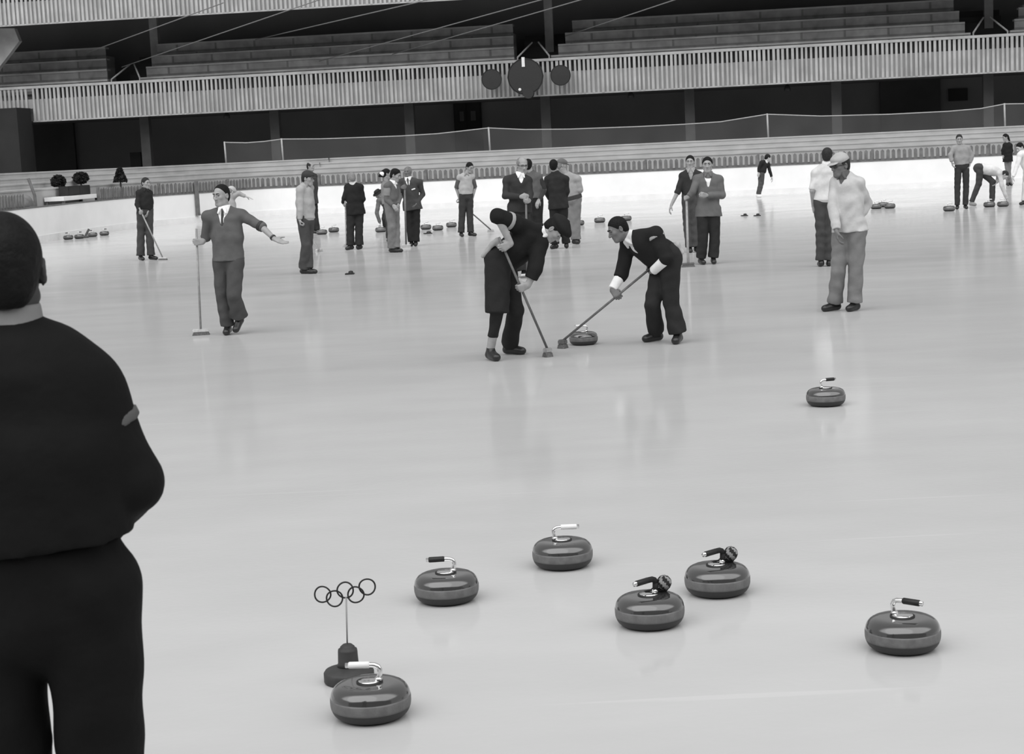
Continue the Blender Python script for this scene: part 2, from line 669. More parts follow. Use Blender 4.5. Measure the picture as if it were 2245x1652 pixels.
# darker bays of the concourse wall
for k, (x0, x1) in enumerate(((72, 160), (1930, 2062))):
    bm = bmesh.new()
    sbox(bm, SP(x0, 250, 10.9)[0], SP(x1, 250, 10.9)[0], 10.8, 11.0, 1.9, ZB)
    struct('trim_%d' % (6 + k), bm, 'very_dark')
a0, a1 = SP(995, 250, 10.9)[0], SP(1055, 250, 10.9)[0]
bm = bmesh.new()
zt = SP(1025, 222, 10.9)[1]
sbox(bm, a0, a1, 10.85, 11.0, 1.93, zt)
for f0, f1 in ((0.0, 0.48), (0.52, 1.0)):
    sbox(bm, a0 + (a1 - a0) * f0 + 0.03, a0 + (a1 - a0) * f1 - 0.03, 10.81, 10.85, 1.97, zt - 0.06)
dr = struct('door_1', bm, 'kiosk_paint')
for x0, x1 in ((1008, 1017), (1032, 1043)):
    bm = bmesh.new()
    sbox(bm, SP(x0, 255, 10.8)[0], SP(x1, 255, 10.8)[0], 10.795, 10.81, SP(1020, 265, 10.8)[1], SP(1020, 244, 10.8)[1])
    from_bm('pane', bm, 'column_paint', dr)

# balcony front with upright battens
def balcony(nm, s, zb, H, x0=AL, x1=ARR):
    bm = bmesh.new()
    sbox(bm, x0, x1, s + 0.05, s + 0.10, zb, zb + H * 0.62, 0)
    sbox(bm, x0, x1, s + 0.32, s + 0.36, zb, zb + H - 0.08, 2)  # dark sheet added for the shadowed interior seen through the slots
    sbox(bm, x0, x1, s - 0.03, s + 0.4, zb + H - 0.10, zb + H, 1)
    sbox(bm, x0, x1, s + 0.0, s + 0.12, zb - 0.05, zb, 1)
    n = int((x1 - x0) / 0.176)
    for k in range(n):
        a = x0 + (k + 0.5) * 0.176 + random.uniform(-0.012, 0.012)
        w = 0.045 + random.uniform(-0.008, 0.008)
        sbox(bm, a - w, a + w, s + random.uniform(-0.02, 0.0), s + 0.05, zb - random.uniform(0, 0.02), zb + H - 0.1, 1)
    return struct(nm, bm, ['fascia_panel', 'batten', 'slot_shade'])


balcony('wall_balcony', 5.2, ZB, 1.38, SP(72, 250, 5.2)[0], ARR)
SK = SP(72, 250, 5.2)[0]
bm = bmesh.new()                              # the run of the balcony front over the dark kiosk
sbox(bm, AL, SK, 5.25, 5.3, SP(36, 237, 5.2)[1] - 0.05, ZB + 0.86, 0)
sbox(bm, AL, SK, 5.17, 5.6, ZB + 1.28, ZB + 1.38, 1)
k = 0
while AL + (k + 1) * 0.176 < SK:
    a = AL + (k + 0.5) * 0.176
    sbox(bm, a - 0.045, a + 0.045, 5.19, 5.25, SP(36, 237, 5.2)[1] - 0.05, ZB + 1.28, 1)
    k += 1
struct('wall_balcony_left', bm, ['fascia_panel', 'batten', 'very_dark'])
balcony('wall_gallery', 3.8, 7.74, 1.38)
bm = bmesh.new()                              # underside of the gallery, rising to the back
for z0, z1 in ((7.9, 12.0),):
    hexa(bm, [ST(AL, 3.95, z0), ST(ARR, 3.95, z0), ST(ARR, 12, z1), ST(AL, 12, z1), ST(AL, 3.95, z0 + 0.3), ST(ARR, 3.95, z0 + 0.3), ST(ARR, 12, z1 + 0.3), ST(AL, 12, z1 + 0.3)])
struct('ceiling_gallery', bm, 'dark_wall')

# dark kiosk at the far left
bm = bmesh.new()                              # the near stand behind the camera
box(bm, (-32, -14, 0), (36, -12, 9))
box(bm, (-32, -14, 9), (36, -9, 9.6))
struct('wall_front', bm, 'concrete_dim')
bm = bmesh.new()
a0, z0 = SP(-90, 237, 3.7)
a1, z1 = SP(72, 234, 3.7)
a1 = SP(72, 300, 5.1)[0]
sbox(bm, a0, a1, 3.7, 5.1, 1.93, z1)
kb = from_bm('kiosk', bm, 'kiosk_paint')
tag(kb, 'large dark boxy kiosk under the balcony at the far left, behind the bleacher corner', 'kiosk')

# upper seating: sections between the stair openings
def brick_mat():
    m = bpy.data.materials.new('bench_boards')
    m.use_nodes = True
    nt = m.node_tree
    b = nt.nodes['Principled BSDF']
    b.inputs['Roughness'].default_value = 0.8
    b.inputs['Specular IOR Level'].default_value = 0.15
    tc = nt.nodes.new('ShaderNodeTexCoord')
    mp = nt.nodes.new('ShaderNodeMapping')
    mp.inputs['Scale'].default_value = (0.55, 0.55, 0.55)
    mp.inputs['Rotation'].default_value = (PI / 2, 0, 0)
    br = nt.nodes.new('ShaderNodeTexBrick')
    br.inputs['Color1'].default_value = (0.27, 0.27, 0.27, 1)
    br.inputs['Color2'].default_value = (0.33, 0.33, 0.33, 1)
    br.inputs['Mortar'].default_value = (0.19, 0.19, 0.19, 1)
    br.inputs['Scale'].default_value = 1.0
    br.inputs['Mortar Size'].default_value = 0.025
    br.inputs['Brick Width'].default_value = 0.9
    br.inputs['Row Height'].default_value = 1.0
    nt.links.new(tc.outputs['Object'], mp.inputs['Vector'])
    nt.links.new(mp.outputs['Vector'], br.inputs['Vector'])
    nz = nt.nodes.new('ShaderNodeTexNoise')
    nz.inputs['Scale'].default_value = 2.2
    nt.links.new(tc.outputs['Object'], nz.inputs['Vector'])
    mx = nt.nodes.new('ShaderNodeMix')
    mx.data_type = 'RGBA'
    mx.blend_type = 'OVERLAY'
    mx.inputs['Factor'].default_value = 0.5
    nt.links.new(br.outputs['Color'], mx.inputs[6])
    nt.links.new(nz.outputs['Fac'], mx.inputs[7])
    nt.links.new(mx.outputs[2], b.inputs['Base Color'])
    MATS['bench_boards'] = m


brick_mat()
ROWS = [(6.0, 5.56), (6.85, 6.02), (7.7, 6.50), (8.55, 7.02)]
SECT = [('left of the left stairs', (-60, -60), (232, 232)),
        ('between left and middle stairs', (305, 372), (1127, 1127)),
        ('between middle and right stairs', (1208, 1290), (2128, 2068)),
        ('at the right edge past the right stairs', (2215, 2262), (2400, 2400))]
ORD = ['lowest', 'second', 'third', 'topmost']
zprev = ZB + 0.35
for j, (s, z) in enumerate(ROWS):
    bm = bmesh.new()
    for sec, xa, xb in SECT:
        t = j / 5.0
        a0 = SP(xa[0] + (xa[1] - xa[0]) * t, 120, s)[0]
        a1 = SP(xb[0] + (xb[1] - xb[0]) * t, 120, s)[0]
        sbox(bm, a0, a1, s + 0.1, s + 1.0, zprev, z - 0.36)
        if sec.startswith('at the right') and j > 2:
            continue
        root = empty('bench', ST((a0 + a1) / 2, s, z - 0.36), 'plank bench, %s row of the upper stand, %s' % (ORD[j], sec), 'bench', 'plank benches of the upper stand')
        b2 = bmesh.new()
        sbox(b2, a0, a1, s - 0.04, s + 0.42, z - 0.07, z)
        from_bm('seat_board', b2, 'plank_up', root, origin=root.location)
        b2 = bmesh.new()
        sbox(b2, a0, a1, s, s + 0.05, z - 0.44, z - 0.07)
        from_bm('front_board', b2, 'bench_boards', root, origin=root.location)
    zprev = z - 0.36
    struct('tier_%d' % (j + 1), bm, 'concrete_dim')
# stair openings: dark recesses with steps
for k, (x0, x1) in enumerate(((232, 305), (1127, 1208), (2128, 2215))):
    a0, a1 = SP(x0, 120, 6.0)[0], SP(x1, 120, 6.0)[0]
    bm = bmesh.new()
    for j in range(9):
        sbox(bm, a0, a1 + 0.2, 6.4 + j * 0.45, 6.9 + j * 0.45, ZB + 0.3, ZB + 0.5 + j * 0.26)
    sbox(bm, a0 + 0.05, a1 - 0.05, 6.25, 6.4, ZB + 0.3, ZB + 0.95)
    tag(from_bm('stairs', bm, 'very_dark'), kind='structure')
    a = a1 - 0.35
    bm = bmesh.new()
    sbox(bm, a - 0.17, a + 0.17, 9.0, 9.3, ZB + 0.35, 11.0)
    tag(from_bm('column', bm, 'concrete_dim'), kind='structure')
    side = ('left', 'middle', 'right')[k]
    for q, (aa, sd) in enumerate(((a0 + 0.12, 'left'), (a1 - 0.08, 'right'))):
        r = empty('handrail', ST(aa, 6.0, 5.4), 'pale sloping handrail on the %s side of the %s stair opening in the upper stand' % (sd, side), 'handrail', 'handrails of the upper stand stairs')
        sg = 1 if sd == 'left' else -1
        bm = bmesh.new()
        tube(bm, [ST(aa, 6.1, 5.55) - r.location, ST(aa + sg * 0.5, 7.0, 6.15) - r.location], 0.035, 8)
        from_bm('rail', bm, 'rail_paint', r, True)
        bm = bmesh.new()
        tube(bm, [ST(aa, 6.1, 5.0) - r.location, ST(aa, 6.1, 5.55) - r.location], 0.03, 8)
        from_bm('post', bm, 'rail_paint', r, True)
# sloping end wall at the upper left
bm = bmesh.new()
P4 = [SP(-40, 62, 5.0), SP(31, 62, 5.0), SP(42, 90, 5.0), SP(-2, 148, 5.0), SP(-40, 200, 5.0)]
f0 = [bm.verts.new(ST(a, 5.0, z)) for a, z in P4]
f1 = [bm.verts.new(ST(a, 5.3, z)) for a, z in P4]
bm.faces.new(f0)
bm.faces.new(f1[::-1])
for k in range(5):
    bm.faces.new((f0[k], f0[(k + 1) % 5], f1[(k + 1) % 5], f1[k]))
struct('trim_8', bm, 'plank_up')

# rope-and-net fence above the lower seating
def net_mat():
    m = bpy.data.materials.new('netting')
    m.use_nodes = True
    nt = m.node_tree
    nt.nodes.remove(nt.nodes['Principled BSDF'])
    out = nt.nodes['Material Output']
    tr = nt.nodes.new('ShaderNodeBsdfTransparent')
    df = nt.nodes.new('ShaderNodeBsdfDiffuse')
    df.inputs['Color'].default_value = (0.4, 0.4, 0.4, 1)
    mx = nt.nodes.new('ShaderNodeMixShader')
    tc = nt.nodes.new('ShaderNodeTexCoord')
    nz = nt.nodes.new('ShaderNodeTexNoise')
    nz.inputs['Scale'].default_value = 0.8
    nt.links.new(tc.outputs['Object'], nz.inputs['Vector'])
    mp = nt.nodes.new('ShaderNodeMapRange')
    mp.inputs['To Min'].default_value = 0.06
    mp.inputs['To Max'].default_value = 0.16
    nt.links.new(nz.outputs['Fac'], mp.inputs['Value'])
    nt.links.new(mp.outputs['Result'], mx.inputs['Fac'])
    nt.links.new(tr.outputs[0], mx.inputs[1])
    nt.links.new(df.outputs[0], mx.inputs[2])
    nt.links.new(mx.outputs[0], out.inputs['Surface'])
    MATS['netting'] = m


net_mat()
SN = 3.05
ROPE = [(492, 312), (540, 313), (580, 310), (617, 305), (700, 304.5), (800, 301), (880, 298), (960, 293), (1071, 280.5), (1150, 284), (1250, 283), (1400, 277.5), (1500, 272.5), (1580, 267), (1682, 250.5), (1800, 254.5), (1950, 250.5), (2080, 244), (2150, 238), (2202, 228), (2260, 227)]
rp = [SP(x, y, SN) for x, y in ROPE]
nf = empty('net_fence', ST(rp[8][0], SN, 2.0), 'white posted rope and netting fence along the top of the lower bleachers', 'fence')
bm = bmesh.new()
tube(bm, [ST(a, SN, z) - nf.location for a, z in rp], 0.02, 6)
from_bm('rope', bm, 'post_white', nf, True)
bm = bmesh.new()
for (a, z), (b, y) in zip(rp, rp[1:]):
    bm.faces.new([bm.verts.new(ST(*q) - nf.location) for q in ((a, SN, 1.95), (b, SN, 1.95), (b, SN, y), (a, SN, z))])
from_bm('netting', bm, 'netting', nf)
for x, y in ((492, 312), (617, 305), (1071, 280.5), (1682, 250.5), (2202, 228)):
    a, z = SP(x, y, SN)
    bm = bmesh.new()
    tube(bm, [ST(a + 0.02, SN, 1.85) - nf.location, ST(a, SN, z + 0.03) - nf.location], 0.034, 8)
    from_bm('post', bm, 'post_white', nf, True)

# round lamps hung before the balcony
def drum(name, label, px, py, rp_, depth, marks):
    a, z = SP(px, py, 4.45)
    r = rp_ / F * (ST(a, 4.45, z) - CAMP).y
    root = empty(name, ST(a, 4.45, z), label, 'floodlight', 'round dark floodlights on the balcony front')
    X, Y, Z = U, N, Vector((0, 0, 1))
    M = Matrix(((X.x, Z.x, -Y.x), (X.y, Z.y, -Y.y), (X.z, Z.z, -Y.z))).to_4x4()
    M = Matrix.Rotation(0.0, 4, 'Z') @ M
    bm = bmesh.new()
    lathe(bm, [(0, -depth), (r * 0.5, -depth), (r * 0.86, -depth * 0.72), (r, -0.05), (r, 0.0), (r * 0.96, 0.02), (0, 0.03)], 16 if marks else 32, M)
    from_bm('housing', bm, 'lamp_black', root)
    bm = bmesh.new()
    t = [(r * 1.0, -0.03), (r * 1.03, -0.03), (r * 1.03, 0.03), (r * 0.99, 0.03)]
    lathe(bm, t, 16 if marks else 32, M)
    from_bm('rim', bm, 'lamp_black', root)
    bm = bmesh.new()
    tube(bm, [Vector((0, 0, 0)) + N * depth * 0.8, N * 0.70], 0.05, 8)
    from_bm('bracket', bm, 'lamp_black', root)
    if marks:
        bm = bmesh.new()
        box(bm, (-0.17 * r, r * 0.55, 0.02), (0.0, r * 1.08, 0.06), M)
        from_bm('white_bar', bm, 'grip_white', root)
        bm = bmesh.new()
        lathe(bm, [(0, -0.02), (0.08 * r, -0.02), (0.08 * r, 0.05), (0, 0.07)], 12, M @ Matrix.Translation((-0.34 * r, -0.7 * r, 0.03)))
        from_bm('bulb', bm, 'grip_white', root)
        bm = bmesh.new()
        lathe(bm, [(0, -0.3), (0.3 * r, -0.3), (0.3 * r, 0.05), (0, 0.05)], 16, M @ Matrix.Translation((0.12 * r, -0.92 * r, 0)))
        from_bm('lower_lamp', bm, 'lamp_black', root)


drum('floodlight', 'large round dark floodlight with a white bar at its top, middle of the balcony front', 1152, 168, 38.5, 0.55, True)
drum('floodlight', 'smaller round dark floodlight just left of the large one', 1078, 174, 21.5, 0.5, False)
drum('floodlight', 'smaller round dark floodlight just right of the large one', 1229, 165, 21.5, 0.5, False)

# hanging fittings under the balcony
for px, py, lb in ((497, 254, 'small dark fitting hanging under the balcony at the left'), (1383, 209, 'small dark fitting hanging under the balcony right of the floodlights'), (1726, 194, 'small dark fitting hanging under the balcony toward the right')):
    a, z = SP(px, py, 6.0)
    root = empty('pendant_lamp', ST(a, 6.0, z), lb, 'lamp', 'hanging fittings under the balcony')
    bm = bmesh.new()
    lathe(bm, [(0, 0.16), (0.05, 0.16), (0.13, 0.0), (0.13, -0.1), (0, -0.1)], 16)
    from_bm('shade', bm, 'lamp_black', root, True)
    bm = bmesh.new()
    tube(bm, [(0, 0, 0.15), (0, 0, ZB - z)], 0.015, 6)
    from_bm('rod', bm, 'lamp_black', root)
a0, z0 = SP(2080, 222, 10.9)
a1, z1 = SP(2121, 193, 10.9)
bm = bmesh.new()
sbox(bm, a0, a1, 10.85, 10.99, z0, z1)
tag(from_bm('notice_board', bm, 'kiosk_paint'), 'dark square board high on the concourse wall at the right', 'board')
a0, z0 = SP(288, 358, 8.5)
a1, z1 = SP(309, 333, 8.5)
bm = bmesh.new()
sbox(bm, a0, a1, 8.4, 9.0, 1.93, z1)
tag(from_bm('crate', bm, 'kiosk_paint'), 'dark crate on the concourse floor beside the leftmost visible column', 'crate')

# cables crossing before the upper stand
for x0, y0, x1, y1, lb in ((187, 117, 411, 35, 'thin cable slanting down over the left stair opening of the upper stand, uppermost of two'),
                           (267, 147, 640, 20, 'thin cable slanting down to the right edge of the left stair opening'),
                           (560, 87, 924, 3, 'thin cable crossing the dark upper rows left of centre'),
                           (700, 134, 1185, 0, 'thin cable above the floodlights, upper of a close pair'),
                           (860, 119, 1265, 2, 'thin cable above the floodlights, lower of a close pair'),
                           (1240, 79, 1460, 6, 'thin cable slanting up right of the middle stair opening')):
    dx, dy = x1 - x0, y1 - y0
    p0 = ST(SP(x0, y0, 5.7)[0], 5.7, SP(x0, y0, 5.7)[1])
    p1 = W(x1 + dx * 0.35, y1 + dy * 0.35, 58)
    root = empty('cable', (p0 + p1) / 2, lb, 'cable', 'thin cables across the upper stand')
    bm = bmesh.new()
    tube(bm, [p0 - root.location, p1 - root.location], 0.018, 6)
    from_bm('wire', bm, 'steel_grey', root, True)

# garden corner at the far left
def bush(label, px, py, rx, rz, shape, Y):
    c = W(px, py, Y)
    root = empty('potted_tree', (c.x, c.y, 1.0), label, 'tree', 'clipped trees behind the picket fence')
    rnd = random.Random(px)
    bm = bmesh.new()
    for k in range(900):
        if shape == 'ball':
            v = Vector((rnd.gauss(0, 1), rnd.gauss(0, 1), rnd.gauss(0, 1))).normalized() * (rnd.random() ** 0.3)
            p = Vector((v.x * rx, v.y * rx, v.z * rz))
        else:
            t = rnd.random() ** 0.8
            a = rnd.random() * 2 * PI
            rr = rx * (0.25 + 0.75 * t) * rnd.random() ** 0.4
            p = Vector((rr * math.cos(a), rr * math.sin(a), rz * (1 - 2 * t)))
        x = Vector((rnd.gauss(0, 1), rnd.gauss(0, 1), rnd.gauss(0, 1))).normalized() * 0.05
        y = x.cross(Vector((rnd.gauss(0, 1), rnd.gauss(0, 1), rnd.gauss(0, 1)))).normalized() * 0.03
        q = p + Vector((0, 0, c.z - 1.0))
        bm.faces.new([bm.verts.new(q + d) for d in (x, y, -x, -y)])
    f = from_bm('foliage', bm, 'foliage', root)
    bm = bmesh.new()
    tube(bm, [(0, 0, 0.0), (0, 0, c.z - 1.0)], 0.03, 8)
    from_bm('trunk', bm, 'leather_brown', root)


bush('round clipped dark tree above the white table, left of a pair', 128, 398, 0.23, 0.21, 'ball', 54.2)
bush('round clipped dark tree above the white table, right of a pair', 177, 390, 0.26, 0.19, 'ball', 56.6)
bush('cone shaped dark tree right of the two round ones', 263, 383, 0.24, 0.23, 'cone', 57.5)


def corner_items():
    s0, s1 = near_px(116), near_px(221)
    p0, n0 = at(s0)
    p1, n1 = at(s1)
    t = (p1 - p0).normalized()
    c = (p0 + p1) / 2 + n0 * 0.45
    rz = math.atan2(t.y, t.x)
    L = (p1 - p0).length
    z = 1.22
    c = c + t * L * 0.2
    L *= 0.75
    r = empty('table', (c.x, c.y, 0.0), 'long white topped table behind the boards at the far left', 'table', rz=rz)
    bm = bmesh.new()
    box(bm, (-L / 2, -0.3, z - 0.12), (L / 2, 0.3, z))
    from_bm('tabletop', bm, 'board_white', r)
    for x in (-1, 1):
        for y in (-1, 1):
            bm = bmesh.new()
            box(bm, (x * (L / 2 - 0.1) - 0.04, y * 0.25 - 0.04, 0), (x * (L / 2 - 0.1) + 0.04, y * 0.25 + 0.04, z - 0.12))
            from_bm('leg', bm, 'picket_paint', r)
    # low dark cabinet standing on the table
    q = c + t * L * 0.16
    r2 = empty('cabinet', (q.x, q.y, z + 0.001), 'low dark cabinet standing on the white topped table', 'cabinet', rz=rz)
    bm = bmesh.new()
    hl = L * 0.31
    box(bm, (-hl, -0.06, 0), (hl, 0.24, 0.29))
    from_bm('body', bm, 'hair_dark', r2)
    for x in (-hl + 0.02, 0.01):
        bm = bmesh.new()
        box(bm, (x, -0.075, 0.02), (x + hl - 0.03, -0.06, 0.27))
        from_bm('door', bm, 'hair_dark', r2)
    # covered barrow with a pole
    s2 = near_px(84)
    p, nn = at(s2)
    q = p + nn * 0.42
    r3 = empty('covered_bundle', (q.x, q.y, 0.0), 'grey tarpaulin covered heap behind the boards, left of the white table', 'tarpaulin')
    sd = SDF(0.03, 0.12)
    for dx, dz, rr in ((-0.22, 1.08, 0.24), (0.1, 1.16, 0.22), (0.34, 1.05, 0.2), (-0.05, 0.8, 0.27), (0.25, 0.8, 0.27)):
        e = Vector((t.x * dx, t.y * dx, dz))
        sd.ell(q + e, ((1, 0, 0), (0, 1, 0), (0, 0, 1)), (rr, rr, rr * 0.95))
    sd.cap(q + Vector((0, 0, 0.1)), q + Vector((0, 0, 0.8)), 0.26)
    sd.mesh('sheet', 'steel_grey', r3, q)
    pt = W(62, 391, q.y + 0.6)
    pb = W(76, 428, q.y + 0.6)
    r4 = empty('pole', (pb.x + 0.02, pb.y + 0.02, 0.04), 'grey pole leaning left behind the tarpaulin covered heap', 'pole')
    bm = bmesh.new()
    tube(bm, [Vector((0, 0, 0)), pb - r4.location, pt - r4.location], 0.045, 8)
    from_bm('shaft', bm, 'picket_paint', r4)
    bm = bmesh.new()
    box(bm, (-0.08, -0.08, -0.04), (0.08, 0.08, 0.1))
    from_bm('foot', bm, 'picket_paint', r4)


corner_items()
# dark pad on the boards and its upright
s = near_px(427)
p, nn = at(s)
r = empty('gate_post', (p.x - nn.x * 0.06, p.y - nn.y * 0.06, 0.0), 'dark upright post fixed to the white boards left of centre', 'post', rz=math.atan2(-nn.x, nn.y))
z0 = 1.0 - 0.75
bm = bmesh.new()
box(bm, (-0.07, -0.05, 0.28), (0.07, 0.03, 1.42))
from_bm('upright', bm, 'picket_paint', r)
bm = bmesh.new()
box(bm, (-0.085, -0.06, 0.24), (0.085, 0.03, 0.3))
from_bm('bracket', bm, 'picket_paint', r)
# ------------------------------------------------------------------ people
def vn(v):
    return np.array(v, float) / np.linalg.norm(v)


def cv(r, u, t):                              # right, up, toward the camera -> world direction
    return vn((r, -t, u))


def finger_hand(sd, w, fd, n, sc=1.0, curl=(0.35, 0.5, 0.4), side=1, thumb=0.3, spread=0.0):
    fd = vn(fd)
    n = vn(np.array(n, float) - fd * np.dot(n, fd))
    ax = np.cross(fd, n) * side               # toward the thumb
    kn = []
    for i, (o, l) in enumerate(((0.031, 0.088), (0.0105, 0.092), (-0.0105, 0.088), (-0.030, 0.080))):
        k = w + (fd * l + ax * o) * sc
        kn.append(k)
        sd.cap(w + (fd * 0.012 + ax * o * 0.55) * sc, k, 0.0165 * sc, 0.0125 * sc, k=0.014)
    for i, k in enumerate(kn):
        ln = (0.92, 1.05, 1.0, 0.78)[i] * sc
        d = vn(fd + ax * spread * (1.5 - i))
        a, p = 0.0, k
        for c, L, r0, r1 in zip(curl, (0.043, 0.027, 0.022), (0.0098, 0.0092, 0.0086), (0.0092, 0.0086, 0.0074)):
            a += c
            q = p + (d * math.cos(a) + n * math.sin(a)) * L * ln
            sd.cap(p, q, r0 * sc, r1 * sc, k=0.004)
            p = q
    t0 = w + (fd * 0.018 + ax * 0.022) * sc
    t1 = t0 + (fd * 0.03 + ax * 0.024 + n * 0.012 * (1 + thumb)) * sc
    t2 = t1 + vn(fd * 0.8 + ax * (0.35 - thumb) + n * (0.3 + thumb)) * 0.033 * sc
    t3 = t2 + vn(fd * 0.8 - ax * thumb * 0.6 + n * (0.3 + thumb)) * 0.026 * sc
    sd.cap(t0, t1, 0.017 * sc, 0.0135 * sc, k=0.012)
    sd.cap(t1, t2, 0.0118 * sc, 0.0108 * sc, k=0.005)
    sd.cap(t2, t3, 0.0106 * sc, 0.0088 * sc, k=0.004)


def broom(label, top, bot, Yt, Yb, axis=(1, 0, 0), hw=0.22, hh=0.055, hd=0.05, stick='wood_stick', head='wood_pale', brist='bristle', r=0.013, tilt=False):
    a = np.array(W(top[0], top[1], Yt))
    g = G(bot[0], bot[1]) if Yb is None else W(bot[0], bot[1], Yb)
    b = np.array((g.x, g.y, hh))
    root = empty('curling_broom', (b[0], b[1], 0.0), label, 'broom', 'curling brooms held on the ice')
    og = Vector(root.location)
    bm = bmesh.new()
    tube(bm, [Vector(a) - og, Vector(b) - og], r, 10)
    from_bm('stick', bm, stick, root, True)
    x = Vector(axis)
    x.z = 0
    x.normalize()
    y = Vector((-x.y, x.x, 0))
    M = Matrix(((x.x, y.x, 0, 0), (x.y, y.y, 0, 0), (0, 0, 1, 0), (0, 0, 0, 1)))
    bm = bmesh.new()
    box(bm, (-hw / 2, -hd / 2, hh * 0.55), (hw / 2, hd / 2, hh + 0.012), M)
    bmesh.ops.bevel(bm, geom=list(bm.edges), offset=0.008, segments=2, affect='EDGES')
    from_bm('brush_block', bm, head, root)
    bm = bmesh.new()
    p = [M @ Vector(q) for q in ((-hw * 0.54, -hd * 0.62, 0.002), (hw * 0.54, -hd * 0.62, 0.002), (hw * 0.54, hd * 0.62, 0.002), (-hw * 0.54, hd * 0.62, 0.002),
                                 (-hw * 0.47, -hd * 0.44, hh * 0.56), (hw * 0.47, -hd * 0.44, hh * 0.56), (hw * 0.47, hd * 0.44, hh * 0.56), (-hw * 0.47, hd * 0.44, hh * 0.56))]
    hexa(bm, p)
    from_bm('bristles', bm, brist, root)
    return a, b


def person(label, Y, head, f, neck, pel, front, arms, legs, hu=None, top=0.1, topname='sweater', bottom=0.05, shoe='leather', skin='skin',
           hair='hair_dark', hairdo='short', hem=0.0, gw=1.0, gd=1.0, vneck=None, shirt=0.8, collar=None, tie=None, hat=None, hatv=0.03, glasses=None,
           cuff=0.078, thigh=1.0, hs=1.0, name='person', stripes=(), watch=None, h=None, sleeve=(1.95, 1.95), apply=None, face=True, extra=None, hemband=None,
           group=None, thin=1.0, armr=1.0, wr=1.0, waistline=0.12):
    P3 = lambda t: np.array(W(t[0], t[1], Y - (t[2] if len(t) > 2 else 0.0)))
    hb = h or (0.0055 if Y < 22 else 0.0075)
    hg = 0.010 if Y < 22 else 0.012
    N_, PV = P3(neck), P3(pel)
    up = vn(N_ - PV)
    fr = cv(*front)
    fr = vn(fr - up * np.dot(fr, up))
    lat = np.cross(up, fr)
    hc = P3(head)
    f = cv(*f)
    u = np.array((0, 0, 1.0)) if hu is None else cv(*hu)
    u = vn(u - f * np.dot(u, f))
    l = np.cross(u, f)
    R = (l, f, u)
    # feet
    feet = []
    for g in legs:
        k = P3(g['k'])
        if 'lift' in g:
            H, T = P3(g['h']), P3(g['t'])
        else:
            yy = g['y']
            Yf = (FY((g['h'] + g['t']) / 2, yy) if Y < 22 else Y) - g.get('dz', 0.0)
            H = np.array(W(g['h'], yy, Yf))
            T = np.array(W(g['t'], yy, Yf))
            H[2], T[2] = 0.045, 0.036
            T[1] -= g.get('td', 0.0)
        dd = vn((T - H) * np.array((1, 1, 0)) + np.array((0, 1e-6, 0)))
        A = H + dd * 0.03 + np.array((0, 0, 0.065)) if 'lift' not in g else H + vn(k - H) * 0.07
        feet.append((k, H, T, A))
    base = np.mean([np.array((x[1][0], x[1][1], 0)) for x in feet], axis=0)
    root = empty(name, base, label, 'person', group)

    def torso(sd, infl, hemx, flat=True, kk=0.035):
        c1, c2, c3 = N_ - up * 0.13, N_ - up * 0.30, PV + up * 0.03
        if np.dot(c2 - c3, up) < 0.03:
            c2 = c3 + up * 0.03
        sd.cap(c1, c2, 0.103 * gd + infl, 0.112 * gd + infl, k=kk, lat=lat, wf=1.40 * gw / gd)
        if hemx > 0.0:
            sd.cap(c2, c3, 0.112 * gd + infl, 0.116 * gd + infl, k=kk, lat=lat, wf=1.30 * gw / gd)
            sd.cap(c3, c3 - up * hemx, 0.116 * gd + infl, 0.124 * gd + infl, k=0.01, lat=lat, wf=(1.30 if hemx < 0.08 else 1.46) * gw / gd, flat_b=flat)
        else:
            e = c3 - up * hemx
            sd.cap(c2, e, 0.112 * gd + infl, 0.116 * gd + infl, k=kk, lat=lat, wf=1.30 * gw / gd, flat_b=flat)
        for a in arms:
            S = P3(a['s'])
            sd.cap(N_ - up * 0.07, S, 0.062 + infl, 0.056 * armr + infl, k=kk)
            sd.cap(N_ + up * 0.0, S, 0.046 + infl, 0.046 + infl, k=kk)

    # hands first: wrists follow what they hold
    A3 = []
    for a in arms:
        S, E, Wr = P3(a['s']), P3(a['e']), P3(a['w'])
        hd = a.get('hand', 'relax')
        g = None
        if hd == 'grip':
            p0, p1 = a['stick']
            d = vn(p1 - p0)
            q = p0 + d * np.dot(Wr - p0, d)
            if a.get('exact'):
                q = p0 + d * a['exact']
            e = vn(q - E)
            fd = e - d * np.dot(e, d)
            fd = vn(fd) if np.linalg.norm(fd) > 0.15 else vn(np.cross(d, lat))
            nn = np.cross(d, fd)
            pref = cv(*a.get('n', (0, 0, -1)))
            if np.dot(nn, pref) < 0:
                nn = -nn
            w0 = q - nn * 0.030 - fd * 0.072
            g = (w0, fd, nn, (1.05, 1.15, 0.9), 1 if np.dot(np.cross(fd, nn), -d) > 0 else -1, 0.75)
            Wr = w0
        elif hd != 'none':
            e = vn(Wr - E)
            fd = vn(cv(*a['fd'])) if 'fd' in a else vn(e + np.array((0, 0, -0.25)))
            nn = cv(*a['n']) if 'n' in a else vn(PV - S + lat * 0.0)
            g = (Wr, fd, nn, a.get('curl', (0.35, 0.5, 0.4)), a.get('side', 1), a.get('thumb', 0.3))
        A3.append((S, E, Wr, g))

    # ---- body: one continuous skin
    b = SDF(hb, 0.025)
    torso(b, -0.018, 0.02, False)
    sl = []
    for S, E, Wr, g in A3:
        b.cap(S, E, 0.047 * thin, 0.040 * thin, k=0.02)
        b.cap(E, Wr, 0.040 * thin, 0.027 * thin, k=0.015)
